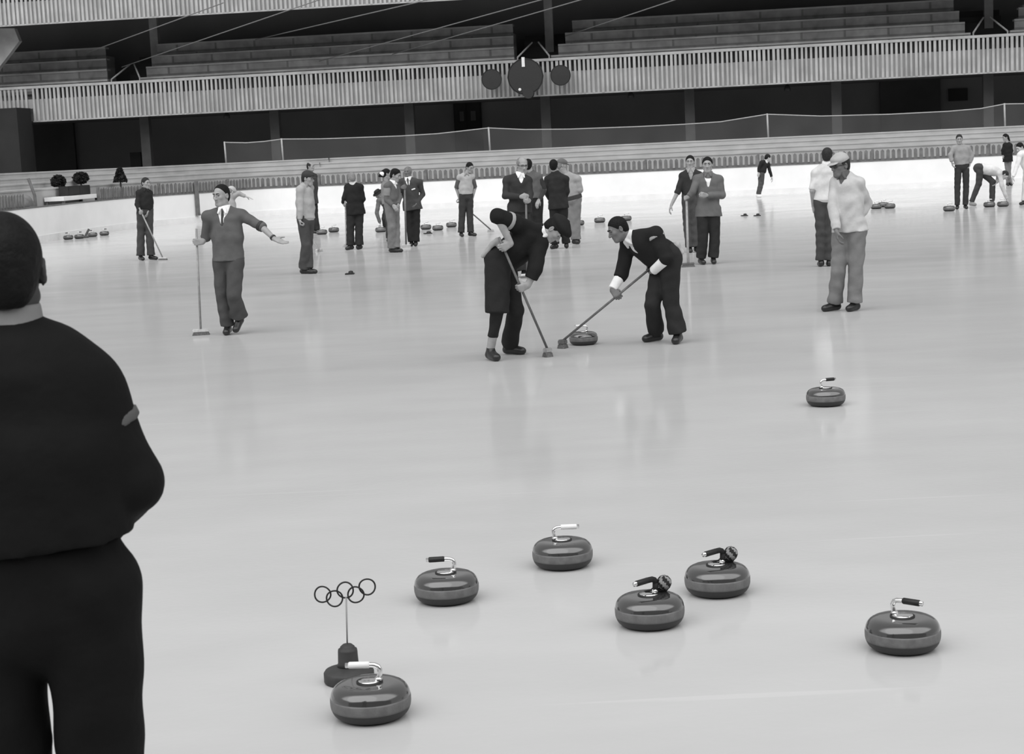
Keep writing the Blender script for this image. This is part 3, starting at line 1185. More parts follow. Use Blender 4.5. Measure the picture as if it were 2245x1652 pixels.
    for i, (k, H, T, A) in enumerate(feet):
        hp = PV - up * 0.0 + lat * (0.085 if np.dot(k - PV, lat) > 0 else -0.085) * (1 if len(feet) > 1 else 0)
        if len(feet) == 2:
            o = feet[1 - i][0]
            hp = PV + lat * 0.082 * gw * (1 if np.dot(k - o, lat) >= 0 else -1)
        feet[i] = (k, H, T, A, hp)
        b.cap(hp, k, 0.075 * thin, 0.052 * thin, k=0.02)
        b.cap(k, A, 0.05 * thin, 0.036 * thin, k=0.015)
        b.cap(A, H, 0.034, 0.033, k=0.01)
        b.cap(H, T, 0.033, 0.026, k=0.01)
    b.cap(N_ - up * 0.04, hc - u * 0.055 * hs - f * 0.018, 0.06, 0.055 * hs, k=0.02)
    q = lambda x, y, z: hc + (l * x + f * y + u * z) * hs
    b.ell(q(0, -0.012, 0.022), R, (0.075 * hs, 0.096 * hs, 0.092 * hs), k=0.02)
    b.ell(q(0, 0.022, -0.042), R, (0.058 * hs, 0.070 * hs, 0.082 * hs), k=0.03)
    b.cap(q(-0.018, 0.062, -0.098), q(0.018, 0.062, -0.098), 0.021 * hs, k=0.02)
    for sg in (-1, 1):
        b.cap(q(sg * 0.052, -0.01, -0.062), q(sg * 0.02, 0.06, -0.095), 0.018 * hs, k=0.02)      # jaw
        b.ell(q(sg * 0.040, 0.060, -0.018), R, (0.022 * hs, 0.022 * hs, 0.020 * hs), k=0.02)      # cheek
        b.ell(q(sg * 0.031, 0.098, 0.006), R, (0.019 * hs, 0.016 * hs, 0.012 * hs), k=0.008, op='s')
        b.ell(q(sg * 0.079, -0.008, -0.008), (vn(l + f * 0.3 * sg), vn(f - l * 0.3 * sg), u), (0.010 * hs, 0.019 * hs, 0.033 * hs), k=0.006)
        b.ell(q(sg * 0.086, -0.004, -0.006), R, (0.006 * hs, 0.009 * hs, 0.017 * hs), k=0.004, op='s')
    b.cap(q(-0.036, 0.080, 0.024), q(0.036, 0.080, 0.024), 0.012 * hs, k=0.015)
    b.cap(q(0, 0.086, 0.012), q(0, 0.108, -0.030), 0.009 * hs, 0.0135 * hs, k=0.008)
    for sg in (-1, 1):
        b.ell(q(sg * 0.013, 0.096, -0.033), R, (0.010 * hs, 0.013 * hs, 0.009 * hs), k=0.005)
    b.cap(q(-0.019, 0.082, -0.060), q(0.019, 0.082, -0.060), 0.0075 * hs, k=0.006)
    b.cap(q(-0.016, 0.081, -0.071), q(0.016, 0.081, -0.071), 0.0085 * hs, k=0.006)
    for S, E, Wr, g in A3:
        if g:
            finger_hand(b, g[0], g[1], g[2], 1.0, g[3], g[4], g[5])
    body = b.mesh('body', skin, root, base)
    if face:
        for sg in (-1, 1):
            e = SDF(0.004, 0.002)
            e.ell(q(sg * 0.031, 0.0745, 0.004), R, (0.014 * hs, 0.0115 * hs, 0.008 * hs))
            e.mesh('eye', 'feature', root, base)
            e = SDF(0.004, 0.002)
            e.cap(q(sg * 0.014, 0.0945, 0.026), q(sg * 0.044, 0.086, 0.029), 0.0065, 0.005)
            e.mesh('eyebrow', hair if hairdo != 'none' else 'hair_dark', root, base)
        e = SDF(0.004, 0.002)
        e.cap(q(-0.018, 0.0875, -0.0655), q(0.018, 0.0875, -0.0655), 0.0045)
        e.mesh('mouth', 'lip', root, base)

    # ---- hair
    if hairdo != 'none':
        e = SDF(0.006 if Y < 22 else 0.008, 0.01)
        e.ell(q(0, -0.016, 0.027), R, (0.082 * hs, 0.100 * hs, 0.098 * hs))
        e.ell(q(0, -0.050, -0.02), R, (0.066 * hs, 0.060 * hs, 0.075 * hs), k=0.02)
        if hairdo in ('short', 'thick', 'crown', 'receding'):
            if hairdo == 'thick':
                e.ell(q(0, -0.01, 0.075), R, (0.078 * hs, 0.092 * hs, 0.055 * hs), k=0.02)
            e.plane(q(0, 0.024 if hairdo != 'receding' else 0.0, 0.008), f * (0.8 if hairdo != 'receding' else 0.9) - u * 0.6)
            e.cap(q(-0.11, 0.022, -0.03), q(0.11, 0.022, -0.03), 0.030 * hs, op='s', k=0.008)
        elif hairdo == 'bald':
            e.ell(q(0, 0.035, 0.10), R, (0.060 * hs, 0.105 * hs, 0.085 * hs), op='s', k=0.015)
            e.plane(q(0, 0.022, 0.0), f * 0.9 - u * 0.4)
        elif hairdo == 'crown_bald':
            e.ell(q(0.055, -0.062, 0.075), R, (0.034 * hs, 0.05 * hs, 0.045 * hs), op='s', k=0.02)
            e.plane(q(0, 0.03, 0.0), f * 0.9 - u * 0.4)
        elif hairdo == 'long':
            e.cap(q(0, -0.06, 0.0), q(0, -0.085, -0.2), 0.07 * hs, 0.045 * hs, k=0.03, lat=l, wf=1.3)
            e.plane(q(0, 0.03, 0.012), f * 0.8 - u * 0.6)
        elif hairdo == 'bun':
            e.cap(q(0, -0.09, 0.03), q(0, -0.135, -0.06), 0.05 * hs, 0.055 * hs, k=0.02)
            e.plane(q(0, 0.03, 0.012), f * 0.8 - u * 0.6)
        e.plane(q(0, 0, -0.085 if hairdo != 'long' else -0.3), -u)
        e.mesh('hair', hair, root, base)
    if hairdo == 'bun':
        e = SDF(0.008, 0.01)
        e.cap(q(0, -0.092, 0.0), q(0, -0.105, -0.012), 0.062, 0.062, lat=l, wf=1.1)
        e.mesh('hairband', cloth(0.85), root, base)
    # ---- hats
    if hat:
        hm = cloth(hatv)
        e = SDF(0.006 if Y < 22 else 0.009, 0.012)
        if hat == 'tam':
            e.ell(q(0, 0.012, 0.088), R, (0.112, 0.135, 0.058))
            e.cap(q(0, -0.005, 0.035), q(0, 0.0, 0.075), 0.082, 0.09, lat=f, wf=1.22)
            e.plane(q(0, 0, 0.03), -u)
        elif hat == 'cap':
            e.ell(q(0, 0.0, 0.060), R, (0.090, 0.116, 0.062), k=0.012)
            e.cap(q(0, -0.01, 0.02), q(0, -0.01, 0.06), 0.081, 0.082, lat=f, wf=1.24)
            e.plane(q(0, 0, 0.02), -u * 0.98 + f * 0.12)
            e.ell(q(0, 0.098, 0.030), (l, vn(f - u * 0.2), vn(u + f * 0.2)), (0.068, 0.062, 0.011), k=0.006)
        elif hat == 'fedora':
            e.cap(q(0, -0.01, 0.03), q(0, -0.01, 0.11), 0.086, 0.074, lat=f, wf=1.2, flat_b=True)
            e.plane(q(0, 0, 0.03), -u)
            e.ell(q(0, -0.005, 0.036), R, (0.135, 0.155, 0.017), k=0.01)
        elif hat == 'knit':
            e.ell(q(0, -0.014, 0.03), R, (0.086, 0.106, 0.104))
            e.plane(q(0, 0.03, 0.02), f * 0.55 - u * 0.85)
        ho = e.mesh('cap' if hat != 'fedora' else 'hat', hm, root, base)
        if hat == 'tam':
            e = SDF(0.006, 0.01)
            e.ell(q(0, 0.01, 0.15), R, (0.022, 0.022, 0.02))
            e.mesh('pompom', hm, ho, base).parent = ho
        if hat == 'cap' and hatv > 0.2:
            pass
    if glasses:
        e = SDF(0.0045, 0.003)
        for sg in (-1, 1):
            if glasses == 'dark':
                e.ell(q(sg * 0.033, 0.098, 0.003), R, (0.026, 0.007, 0.019))
            else:
                e.cap(q(sg * 0.012, 0.1, 0.014), q(sg * 0.056, 0.093, 0.014), 0.0042)
                e.cap(q(sg * 0.018, 0.1, -0.014), q(sg * 0.05, 0.094, -0.014), 0.002)
            e.cap(q(sg * 0.056, 0.092, 0.008), q(sg * 0.083, -0.005, 0.008), 0.0045)
        e.cap(q(-0.012, 0.1, 0.008), q(0.012, 0.1, 0.008), 0.005)
        e.mesh('sunglasses' if glasses == 'dark' else 'glasses', 'glass_dark', root, base)

    # ---- shirt, collar, tie
    if vneck or collar is not None:
        e = SDF(hg * 0.75, 0.012)
        cvv = shirt if collar is None else collar
        ax = vn(hc - u * 0.05 - N_)
        e.cap(N_ - up * 0.05, N_ + ax * 0.052, 0.085, 0.068, lat=lat, wf=1.12, flat_b=True)
        e.cap(N_ + up * 0.0, N_ + ax * 0.2, 0.054, 0.050, op='s', k=0.004)
        for sg in (-1, 1):
            e.cap(N_ + fr * 0.066 + lat * sg * 0.024 + ax * 0.025, N_ + fr * 0.094 + lat * sg * 0.050 - up * 0.030, 0.022, 0.012, k=0.01)
        e.mesh('collar', cloth(cvv), root, base)
    if vneck:
        e = SDF(hg, 0.03)
        torso(e, -0.001, 0.0)
        for S, E, Wr, g in A3:
            e.cap(S, S + (E - S) * 0.3, 0.05, 0.045)
        e.mesh('shirt', cloth(shirt), root, base)
    if tie is not None:
        e = SDF(0.008, 0.006)
        e.cap(N_ + fr * 0.078 + up * 0.01, N_ + fr * 0.100 * gd - up * (vneck + 0.02), 0.014, 0.021, lat=lat, wf=1.0)
        e.mesh('tie', cloth(tie), root, base)

    # ---- upper garment
    e = SDF(hg, 0.03)
    torso(e, 0.016, hem)
    for i, (S, E, Wr, g) in enumerate(A3):
        s_ = sleeve[i] if i < len(sleeve) else 1.95
        r0, r1, r2 = 0.063 * armr, 0.055 * armr, 0.043 * armr
        if s_ <= 1.0:
            e.cap(S, S + (E - S) * s_, r0, r1, k=0.022, flat_b=True)
        else:
            e.cap(S, E, r0, r1, k=0.022)
            e.cap(E, E + (Wr - E) * (s_ - 1), r1, r1 + (r2 - r1) * (s_ - 1), k=0.015, flat_b=True)
    if vneck:
        e.cap(N_ + fr * 0.06 + up * 0.06, N_ + fr * (0.112 * gd) - up * vneck, 0.088, 0.012, op='s', k=0.004)
    else:
        e.cap(N_ + up * 0.0, N_ + vn(hc - N_) * 0.2, 0.058, 0.058, op='s', k=0.008)
    e.wr = 0.004 * wr
    gar = e.mesh(topname, cloth(top), root, base)
    if hemband is not None:
        e = SDF(0.01, 0.01)
        c3 = PV + up * 0.03 - up * hem
        e.cap(c3 + up * 0.075, c3 - up * 0.01, 0.142 * gd, 0.142 * gd, lat=lat, wf=1.30 * gw / gd, flat_a=True, flat_b=True)
        e.mesh('waistband', cloth(hemband), root, base)
    for (ai, t0, t1, val) in stripes:
        S, E, Wr, g = A3[ai]
        e = SDF(hg * 0.8, 0.004)
        a, bb = (S, E) if t0 < 1 else (E, Wr)
        t0, t1 = t0 % 1.0, t1 - math.floor(t0)
        r0, r1 = ((0.063, 0.055) if a is S else (0.055, 0.043))
        e.cap(a, bb, r0 * armr + 0.009, r1 * armr + 0.007, t0=t0, t1=t1)
        e.mesh('sleeve_stripe', cloth(val), root, base)
    if watch is not None:
        S, E, Wr, g = A3[watch]
        e = SDF(0.004, 0.003)
        e.cap(E, Wr, 0.046, 0.036, t0=0.86, t1=0.95)
        e.mesh('wristwatch', 'leather', root, base)
    if extra:
        extra(locals())

    # ---- trousers and shoes
    e = SDF(hg, 0.03)
    e.cap(PV - up * 0.03, PV + up * waistline, 0.116 * gd, 0.112 * gd, lat=lat, wf=1.26 * gw / gd, flat_b=True)
    for i, (k, H, T, A, hp) in enumerate(feet):
        c = legs[i].get('cuff', cuff)
        tr = legs[i].get('thigh', 1.0) * thigh
        kr = legs[i].get('knee', 0.080) * (0.5 + 0.5 * thigh)
        e.cap(hp, k, 0.100 * tr, kr, k=0.025)
        if legs[i].get('breeches'):
            e.cap(hp, k - vn(k - A) * 0.02 + vn(A - k) * 0.06, 0.10 * tr, legs[i]['breeches'], k=0.02, flat_b=True)
        ce = A + vn(A - k) * legs[i].get('drop', 0.01)
        e.cap(k, ce, kr * 0.98, c, k=0.015, flat_b=True)
    if up[2] > 0.85:
        e.plane(PV + up * waistline, up)
    e.wr = 0.005 * wr
    e.mesh('trousers', cloth(bottom), root, base)
    for k, H, T, A, hp in feet:
        d = vn(T - H)
        upf = vn(np.array((0, 0, 1.0)) - d * d[2])
        e = SDF(0.006 if Y < 22 else 0.008, 0.015)
        e.cap(H, T, 0.041, 0.040, lat=upf, wf=0.92)
        e.cap(H + upf * 0.012, A, 0.042, 0.041, k=0.02)
        e.cap(H + d * 0.06 + upf * 0.03, T - d * 0.02 + upf * 0.002, 0.036, 0.03, k=0.03)
        e.plane(H - upf * 0.040, -upf)
        e.mesh('shoe', shoe, root, base)
    return root, A3
# ------------------------------------------------------------------ the curlers
def A(s, e, w, **k):
    return dict(s=s, e=e, w=w, **k)


def Lg(k, h, t, y=None, **o):
    return dict(k=k, h=h, t=t, y=y, **o)


def pocket_square(v):
    e = SDF(0.008, 0.006)
    p = v['N_'] - v['up'] * 0.24 + v['lat'] * 0.10 + v['fr'] * 0.138
    e.cap(p - v['lat'] * 0.03, p + v['lat'] * 0.035 + v['up'] * 0.012, 0.014)
    e.mesh('pocket_square', cloth(0.85), v['root'], v['base'])


# foreground man, seen from behind
Y0 = 3.75
person('person seen from behind in the near left foreground, black sweater, pale collar, balding', Y0, (10, 590), (-0.25, -0.05, -1), (2, 712), (92, 1300), (0.1, 0, -1),
       [A((-195, 850), (-300, 1080, -0.05), (-210, 1180, -0.32), n=(1, 0, 0)), A((196, 866), (292, 1058, -0.02), (205, 1175, -0.30), n=(-1, 0, 0))],
       [Lg((35, 1880), -5, -15, 2330, td=-0.2), Lg((236, 1880), 262, 276, 2350, td=-0.2)],
       top=0.008, bottom=0.007, hairdo='crown_bald', hair='hair_black', skin='skin_shaded', collar=0.24, gw=1.36, gd=1.22, thigh=1.12, cuff=0.105, armr=1.2, hem=-0.085,
       stripes=((1, 0.28, 0.40, 0.11),), face=True, h=0.007, wr=0.7, hs=1.0)

# man in the grey v-neck pointing with his hand
Y = FY(500, 733)
st = broom('pale push broom held upright by the person in the grey V-neck sweater', (430, 501), (440, 720), Y + 0.05, Y + 0.1, axis=(1, 0.15, 0), hw=0.19, hh=0.06, hd=0.06)
person('person in a grey V-neck sweater and tie, arm stretched out, walking with a broom', Y, (485, 428), (-0.55, -0.08, 0.83), (494, 460), (501, 562), (-0.28, 0, 0.95),
       [A((456, 475, 0.0), (451, 520, -0.08), (432, 531), hand='grip', stick=st, n=(-0.3, 0, -1)), A((531, 472, 0), (574, 497, 0.12), (601, 523, 0.25), fd=(0.85, -0.38, 0.3), n=(-0.2, 0.9, 0.3), curl=(0.1, 0.15, 0.15), thumb=0.1, side=-1)],
       [Lg((487, 640, -0.02), 501, 502, 731, td=0.19, cuff=0.085), Lg((513, 648, 0.12), (527, 702, -0.05), (517, 722, 0.08), lift=1, cuff=0.1)],
       top=0.1, bottom=0.068, vneck=0.17, shirt=0.85, collar=0.85, tie=0.06, hair='hair_black', hem=0.075, waistline=-0.01, sleeve=(1.25, 1.12), watch=1, gw=1.10, gd=1.05, thigh=1.08, skin='skin',
       hs=1.04, hairdo='receding', stripes=((0, 1.02, 1.24, 0.05), (1, 0.86, 1.0, 0.045)))
person('person mostly hidden behind the pointing person, pale top and arm stretched out right', FY(500, 548), (507, 421), (0.5, -0.5, -0.4), (505, 434), (503, 470), (0.3, 0, -0.9),
       [A((498, 437), (496, 452), (494, 462)), A((513, 429), (524, 424), (538, 430), fd=(0.9, -0.35, 0), n=(0, -1, 0), curl=(0.1, 0.1, 0.1))],
       [Lg((499, 508), 498, 500, 548, td=0.1), Lg((507, 508), 507, 509, 548, td=0.1)], top=0.33, bottom=0.08, hair='hair_grey', skin='skin_pale', hat='cap', hatv=0.45, gw=0.85, thigh=0.9, topname='shirt', face=True)

# the left of the rear group
Y = FY(315, 570)
st = broom('thin broom of the dark-sweatered person at far left', (305, 455), (357, 568), Y - 0.34, Y - 0.3, axis=(1, -0.4, 0), hw=0.2, hh=0.05, hd=0.05, r=0.015, brist='bristle')
person('person in dark sweater and trousers by the left boards, facing right with a broom', Y, (320, 401), (0.78, -0.08, 0.6), (317, 416), (318, 461), (0.55, 0, 0.83),
       [A((305, 423, 0.08), (301, 448, 0.16), (310, 465, 0.33), hand='grip', stick=st, n=(0, 0, -1)), A((327, 423, -0.08), (331, 445, -0.05), (325, 462, 0.05), n=(-1, 0, 0))],
       [Lg((309, 510), 308, 317, 570, td=0.16, cuff=0.09), Lg((327, 510), 330, 345, 568, td=0.12, cuff=0.085)],
       top=0.022, bottom=0.055, hair='hair_dark', gw=1.02, thigh=1.05, collar=0.03)

Y = FY(675, 600)
st = broom('pale broom held low by the person in the light cardigan', (664, 492), (700, 552), Y + 0.05, None, axis=(0.5, 0.8, 0), hw=0.2, head='wood_pale', brist='bristle_pale', stick='wood_pale', r=0.016)
person('person in a light grey cardigan and flat cap, side-on, holding a broom low', Y, (675, 391), (0.9, -0.12, 0.35), (667, 406), (670, 477), (0.8, 0, 0.55),
       [A((658, 416, 0.16), (658, 460, 0.2), (669, 494, 0.2), hand='grip', stick=st, n=(0, 0, -1)), A((679, 412, -0.16), (684, 455, -0.15), (683, 480, -0.05), n=(-1, 0, 0))],
       [Lg((671, 536, 0.08), 663, 686, 600, td=0.04, cuff=0.095), Lg((675, 536, -0.08), 673, 692, 597, td=0.03, cuff=0.09)],
       top=0.36, topname='cardigan', bottom=0.062, hair='hair_dark', hat='cap', hatv=0.045, collar=0.25, gw=0.95, gd=1.25, hem=0.04, thigh=1.1, skin='skin', hs=1.05)
person('tall dark-suited person standing behind the light cardigan', FY(690, 512), (681, 365), (0.85, -0.05, 0.35), (680, 379), (684, 437), (0.8, 0, 0.5),
       [A((676, 386, 0.15), (675, 412, 0.15), (683, 432, 0.2)), A((690, 386, -0.15), (693, 412, -0.1), (692, 434, -0.05))],
       [Lg((685, 474), 684, 698, 511, td=0.05), Lg((691, 474), 694, 712, 511, td=0.05)], top=0.05, topname='jacket', bottom=0.03, hair='hair_dark', hairdo='bald', gd=1.1, hem=0.15, skin='skin')

Y = FY(775, 547)
st = broom('pale stick broom held by the person in the long dark coat', (757, 440), (760, 541), Y - 0.05, None, axis=(0.7, 0.7, 0), hw=0.18, stick='wood_pale', head='wood_pale', brist='bristle_pale', r=0.02)
person('person in a long dark coat seen from behind, grey hair, leaning on a broom', Y, (771, 390), (-0.35, -0.25, -0.9), (774, 403), (779, 455), (-0.3, 0, -0.95),
       [A((762, 410, 0.0), (755, 434, 0.05), (758, 445, -0.1), hand='grip', stick=st, n=(0, 0, -1)), A((790, 410, 0), (796, 436, 0.0), (788, 452, -0.2))],
       [Lg((768, 503), 772, 761, 546, td=0.04, cuff=0.09), Lg((787, 503), 791, 785, 545, td=0.02, cuff=0.095)],
       top=0.018, topname='coat', bottom=0.026, hair='hair_grey', collar=0.6, gw=1.05, hem=0.18, thigh=1.12, gd=1.1)

# bending player with a hat, half hidden
Y = FY(835, 506)
person('bending person in a dark hat reaching down to a curling stone', Y, (829, 425), (-0.55, -0.55, 0.5), (834, 434), (850, 448), (-0.75, -0.5, 0.3),
       [A((831, 440, 0.12), (826, 466, 0.15), (833, 489, 0.12), fd=(0.1, -1, 0), n=(-1, 0, 0)), A((840, 438, -0.15), (848, 458, -0.15), (849, 470, -0.1))],
       [Lg((843, 478, 0.1), 847, 842, 506, td=0.15, cuff=0.07), Lg((858, 478, -0.1), 858, 854, 504, td=0.15)], top=0.13, bottom=0.03, hat='fedora', hatv=0.02, hair='hair_dark', gw=0.9, thigh=0.95, topname='sweater')

Y = FY(868, 553)
st7 = broom('grey push broom standing upright before the dark-suited person', (887, 404), (891, 549), FY(906, 539) - 0.32, FY(906, 539) - 0.4, axis=(1, 0.1, 0), hw=0.2, stick='wood_dark', head='wood_pale', brist='bristle_pale', r=0.02)
person('person with long dark hair and white hairband behind the light-trousered person', FY(850, 532), (848, 381), (0.85, -0.1, -0.2), (846, 398), (850, 450), (0.8, 0, -0.4),
       [A((843, 406), (842, 426), (850, 440)), A((856, 404), (862, 426), (866, 440))],
       [Lg((853, 490), 852, 856, 532, td=0.05), Lg((858, 490), 858, 863, 532, td=0.05)], top=0.2, topname='blouse', bottom=0.05, hairdo='bun', hair='hair_black', gw=0.85, thigh=0.9)
person('person in a grey sweater and light trousers, side-on, hands in front', Y, (867, 384), (0.8, -0.3, 0.3), (859, 400), (859, 448), (0.75, 0, 0.5),
       [A((849, 408, 0.14), (848, 438, 0.14), (862, 450, 0.22), n=(0, 0, -1)), A((868, 407, -0.14), (876, 432, -0.05), (873, 448, 0.1), n=(-1, 0, 0))],
       [Lg((859, 497, 0.07), 857, 874, 552, td=0.04, cuff=0.095), Lg((868, 497, -0.07), 865, 880, 551, td=0.04, cuff=0.095)],
       top=0.115, bottom=0.17, hair='hair_black', hairdo='thick', vneck=0.12, shirt=0.8, collar=0.8, gw=0.95, gd=1.1, thigh=1.15, hem=0.02, hs=1.06, stripes=((0, 0.05, 0.7, 0.24),))
Y = FY(906, 539)
person('person in a dark suit with white pocket square, hand in pocket, facing forward', Y, (894, 376), (-0.3, -0.02, 0.95), (895, 392), (903, 446), (-0.12, 0, 1),
       [A((879, 399, 0), (875, 420, 0.08), (888, 411, 0.15), hand='grip', stick=st7, n=(1, 0, -0.5)), A((920, 400, 0), (927, 426, -0.05), (915, 443, 0.08), n=(-1, 0, 0))],
       [Lg((898, 495), 903, 902, 538, td=0.16, cuff=0.08), Lg((913, 495), 912, 912, 538, td=0.16, cuff=0.085)],
       top=0.055, topname='jacket', bottom=0.02, vneck=0.16, shirt=0.85, collar=0.85, tie=0.06, hair='hair_grey', hairdo='bald', hem=0.17, skin='skin_dark', gw=1.08, gd=1.1,
       extra=lambda v: pocket_square(v))

Y = FY(1022, 518)
st = broom('long thin broom slanting right from the person in the vest', (1009, 445), (1076, 508), Y + 0.1, None, axis=(0.6, -0.5, 0), hw=0.18, stick='wood_dark', r=0.016, brist='bristle_pale')
person('person in a light vest and rolled dark sleeves, looking down, left of the glasses wearer', Y, (1030, 367), (0.6, -0.35, 0.72), (1020, 382), (1022, 428), (0.35, 0, 0.93),
       [A((1008, 389, 0.05), (1001, 413, 0.0), (1005, 437), hand='grip', stick=st, n=(0, 0, -1)), A((1034, 387, -0.05), (1041, 412, -0.1), (1035, 438, 0.0))],
       [Lg((1013, 472), 1011, 1014, 518, td=0.15, cuff=0.08), Lg((1030, 472), 1030, 1042, 516, td=0.1, cuff=0.08)],
       top=0.38, topname='vest', bottom=0.04, hair='hair_black', collar=0.25, sleeve=(0.25, 0.25), gw=0.98, hem=0.0, stripes=((0, 0.2, 0.98, 0.09), (1, 0.2, 0.98, 0.09)), skin='skin')

# standing group behind the sweepers
Y = FY(1140, 607)
st = broom('broom standing upright under the hands of the person in glasses', (1153, 426), (1156, 606), Y - 0.28, Y - 0.28, axis=(1, 0, 0), hw=0.2, stick='wood_dark', r=0.016)
person('person in glasses and dark cardigan with white collar, both hands on a broom top', Y, (1145, 362), (0.32, -0.2, 0.92), (1140, 384), (1139, 455), (0.2, 0, 0.97),
       [A((1112, 396, 0), (1108, 429, 0.08), (1146, 431, 0.28), hand='grip', stick=st, n=(0.3, 0, -1)), A((1157, 396, 0), (1162, 426, 0.1), (1156, 436, 0.28), hand='grip', stick=st, exact=0.10, n=(-0.3, 0, -1))],
       [Lg((1130, 530), 1130, 1130, 606, td=0.15), Lg((1149, 530), 1149, 1150, 606, td=0.15)],
       top=0.035, topname='cardigan', bottom=0.03, vneck=0.12, shirt=0.85, collar=0.85, hair='hair_grey', hairdo='bald', glasses='clear', gw=1.0, gd=1.1, hem=0.1, skin='skin', hs=1.05)
Y = FY(1172, 556)
person('person in a grey shirt with dark sleeves close behind the glasses wearer', Y, (1158, 362), (0.2, 0, -0.9), (1165, 378), (1172, 437), (0.1, 0, -1),
       [A((1154, 388), (1152, 412), (1157, 430)), A((1181, 388), (1192, 416), (1181, 438, 0.1))],
       [Lg((1166, 492), 1166, 1166, 556, td=-0.1), Lg((1180, 492), 1181, 1182, 556, td=-0.1)], top=0.10, topname='shirt', bottom=0.02, hair='hair_black', gw=0.9, hem=0.0, stripes=((1, 0.15, 0.99, 0.035), (1, 1.0, 1.9, 0.05)))
Y = FY(1225, 545)
person('person in a dark jacket seen from behind, right of the glasses wearer', Y, (1214, 363), (0.2, 0, -0.95), (1218, 380), (1224, 445), (0.1, 0, -1),
       [A((1201, 393, 0), (1194, 414, 0.0), (1205, 437, -0.15)), A((1240, 393, 0), (1243, 420, -0.02), (1236, 442, -0.15))],
       [Lg((1216, 495), 1220, 1210, 544, td=0.0, cuff=0.09), Lg((1236, 495), 1242, 1243, 544, td=-0.12, cuff=0.085)],
       top=0.024, topname='jacket', bottom=0.02, hair='hair_black', gw=1.03, gd=1.1, hem=0.14, thigh=1.1, collar=0.03, hs=1.04)
Y = FY(1258, 535)
person('person in a light banded jacket and cap behind the dark jacket', Y, (1232, 362), (0.9, -0.1, -0.2), (1243, 381), (1257, 436), (0.5, 0, -0.85),
       [A((1240, 388, -0.1), (1244, 415, -0.15), (1242, 430, -0.2)), A((1266, 392, 0.1), (1272, 416, 0.1), (1262, 430, -0.15))],
       [Lg((1255, 486), 1258, 1266, 533, td=0.05, cuff=0.085), Lg((1264, 486), 1262, 1268, 533, td=-0.02, cuff=0.085)],
       top=0.31, topname='jacket', bottom=0.2, hair='hair_grey', hat='cap', hatv=0.13, hemband=0.05, gw=1.05, gd=1.15, hem=0.03, armr=1.15)

# the two sweepers
Y = FY(1100, 786)
st = broom('sweeping broom of the person in the dark tam, head on the ice', (1094, 520), (1201, 783), Y - 0.27, Y - 0.02, axis=(1, 0.6, 0), hw=0.075, hh=0.075, hd=0.06, stick='wood_dark', head='wood_stick', r=0.012)


def towel(v):
    e = SDF(0.009, 0.02)
    p = v['PV'] - v['lat'] * 0.0
    a, b, c = (np.array(W(1090, 528, v['Y'] - 0.14)), np.array(W(1079, 536, v['Y'] - 0.17)), np.array(W(1060, 560, v['Y'] - 0.12)))
    e.cap(a, b, 0.024, 0.024, lat=(0.6, 0, 0.8), wf=1.3)
    e.cap(b, c, 0.025, 0.02, lat=(0.7, 0, 0.7), wf=1.4)
    e.cap(a, np.array(W(1096, 548, v['Y'] - 0.16)), 0.03, 0.02)
    e.wr = 0.006
    e.mesh('cloth', cloth(0.33), v['root'], v['base'])


person('person sweeping in a dark tam and black sweater, bent over to the right', Y, (1215, 503), (0.48, -0.85, 0.22), (1184, 505), (1098, 572), (0.35, -0.75, 0.45),
       [A((1130, 490, 0.16), (1091, 474, 0.28), (1098, 538, 0.22), hand='grip', stick=st, n=(0.2, 0, -1), exact=0.10), A((1181, 536, 0.04), (1173, 590, 0.18), (1143, 632, 0.2), hand='grip', stick=st, n=(-0.2, 0, -1))],
       [Lg((1093, 668, 0.16), 1074, 1089, 788, td=0.14, cuff=0.052, breeches=0.115, thigh=1.3, knee=0.066, drop=-0.12), Lg((1131, 680, -0.05), 1112, 1145, 776, td=0.06, cuff=0.085, thigh=1.15)],
       hu=(0.88, 0.45, 0.15), top=0.013, bottom=0.02, hair='hair_black', hat='tam', hatv=0.016, collar=0.7, shirt=0.7, skin='skin', gw=1.1, gd=1.12, armr=1.35, hem=0.02, sleeve=(1.1, 1.6),
       stripes=((0, 0.28, 0.46, 0.33),), extra=towel, thin=1.1)

Y = FY(1455, 752)
st = broom('sweeping broom of the person with white cuffs, in front of the moving stone', (1432, 583), (1234, 763), Y + 0.02, None, axis=(1, -0.5, 0), hw=0.08, hh=0.075, hd=0.07, stick='wood_dark', head='wood_dark', r=0.012)


def cuffs(v):
    for i in (0, 1):
        S, E, Wr, g = v['A3'][i]
        e = SDF(0.009, 0.01)
        e.cap(E, Wr, 0.056, 0.046, t0=0.08 if i else 0.3, t1=0.97)
        e.mesh('shirt_cuff', cloth(0.85), v['root'], v['base'])
    e = SDF(0.009, 0.02)
    e.cap(np.array(W(1484, 538, v['Y'] - 0.1)), np.array(W(1494, 552, v['Y'] - 0.08)), 0.035, 0.03)
    e.wr = 0.008
    e.mesh('shirt_tail', cloth(0.4), v['root'], v['base'])


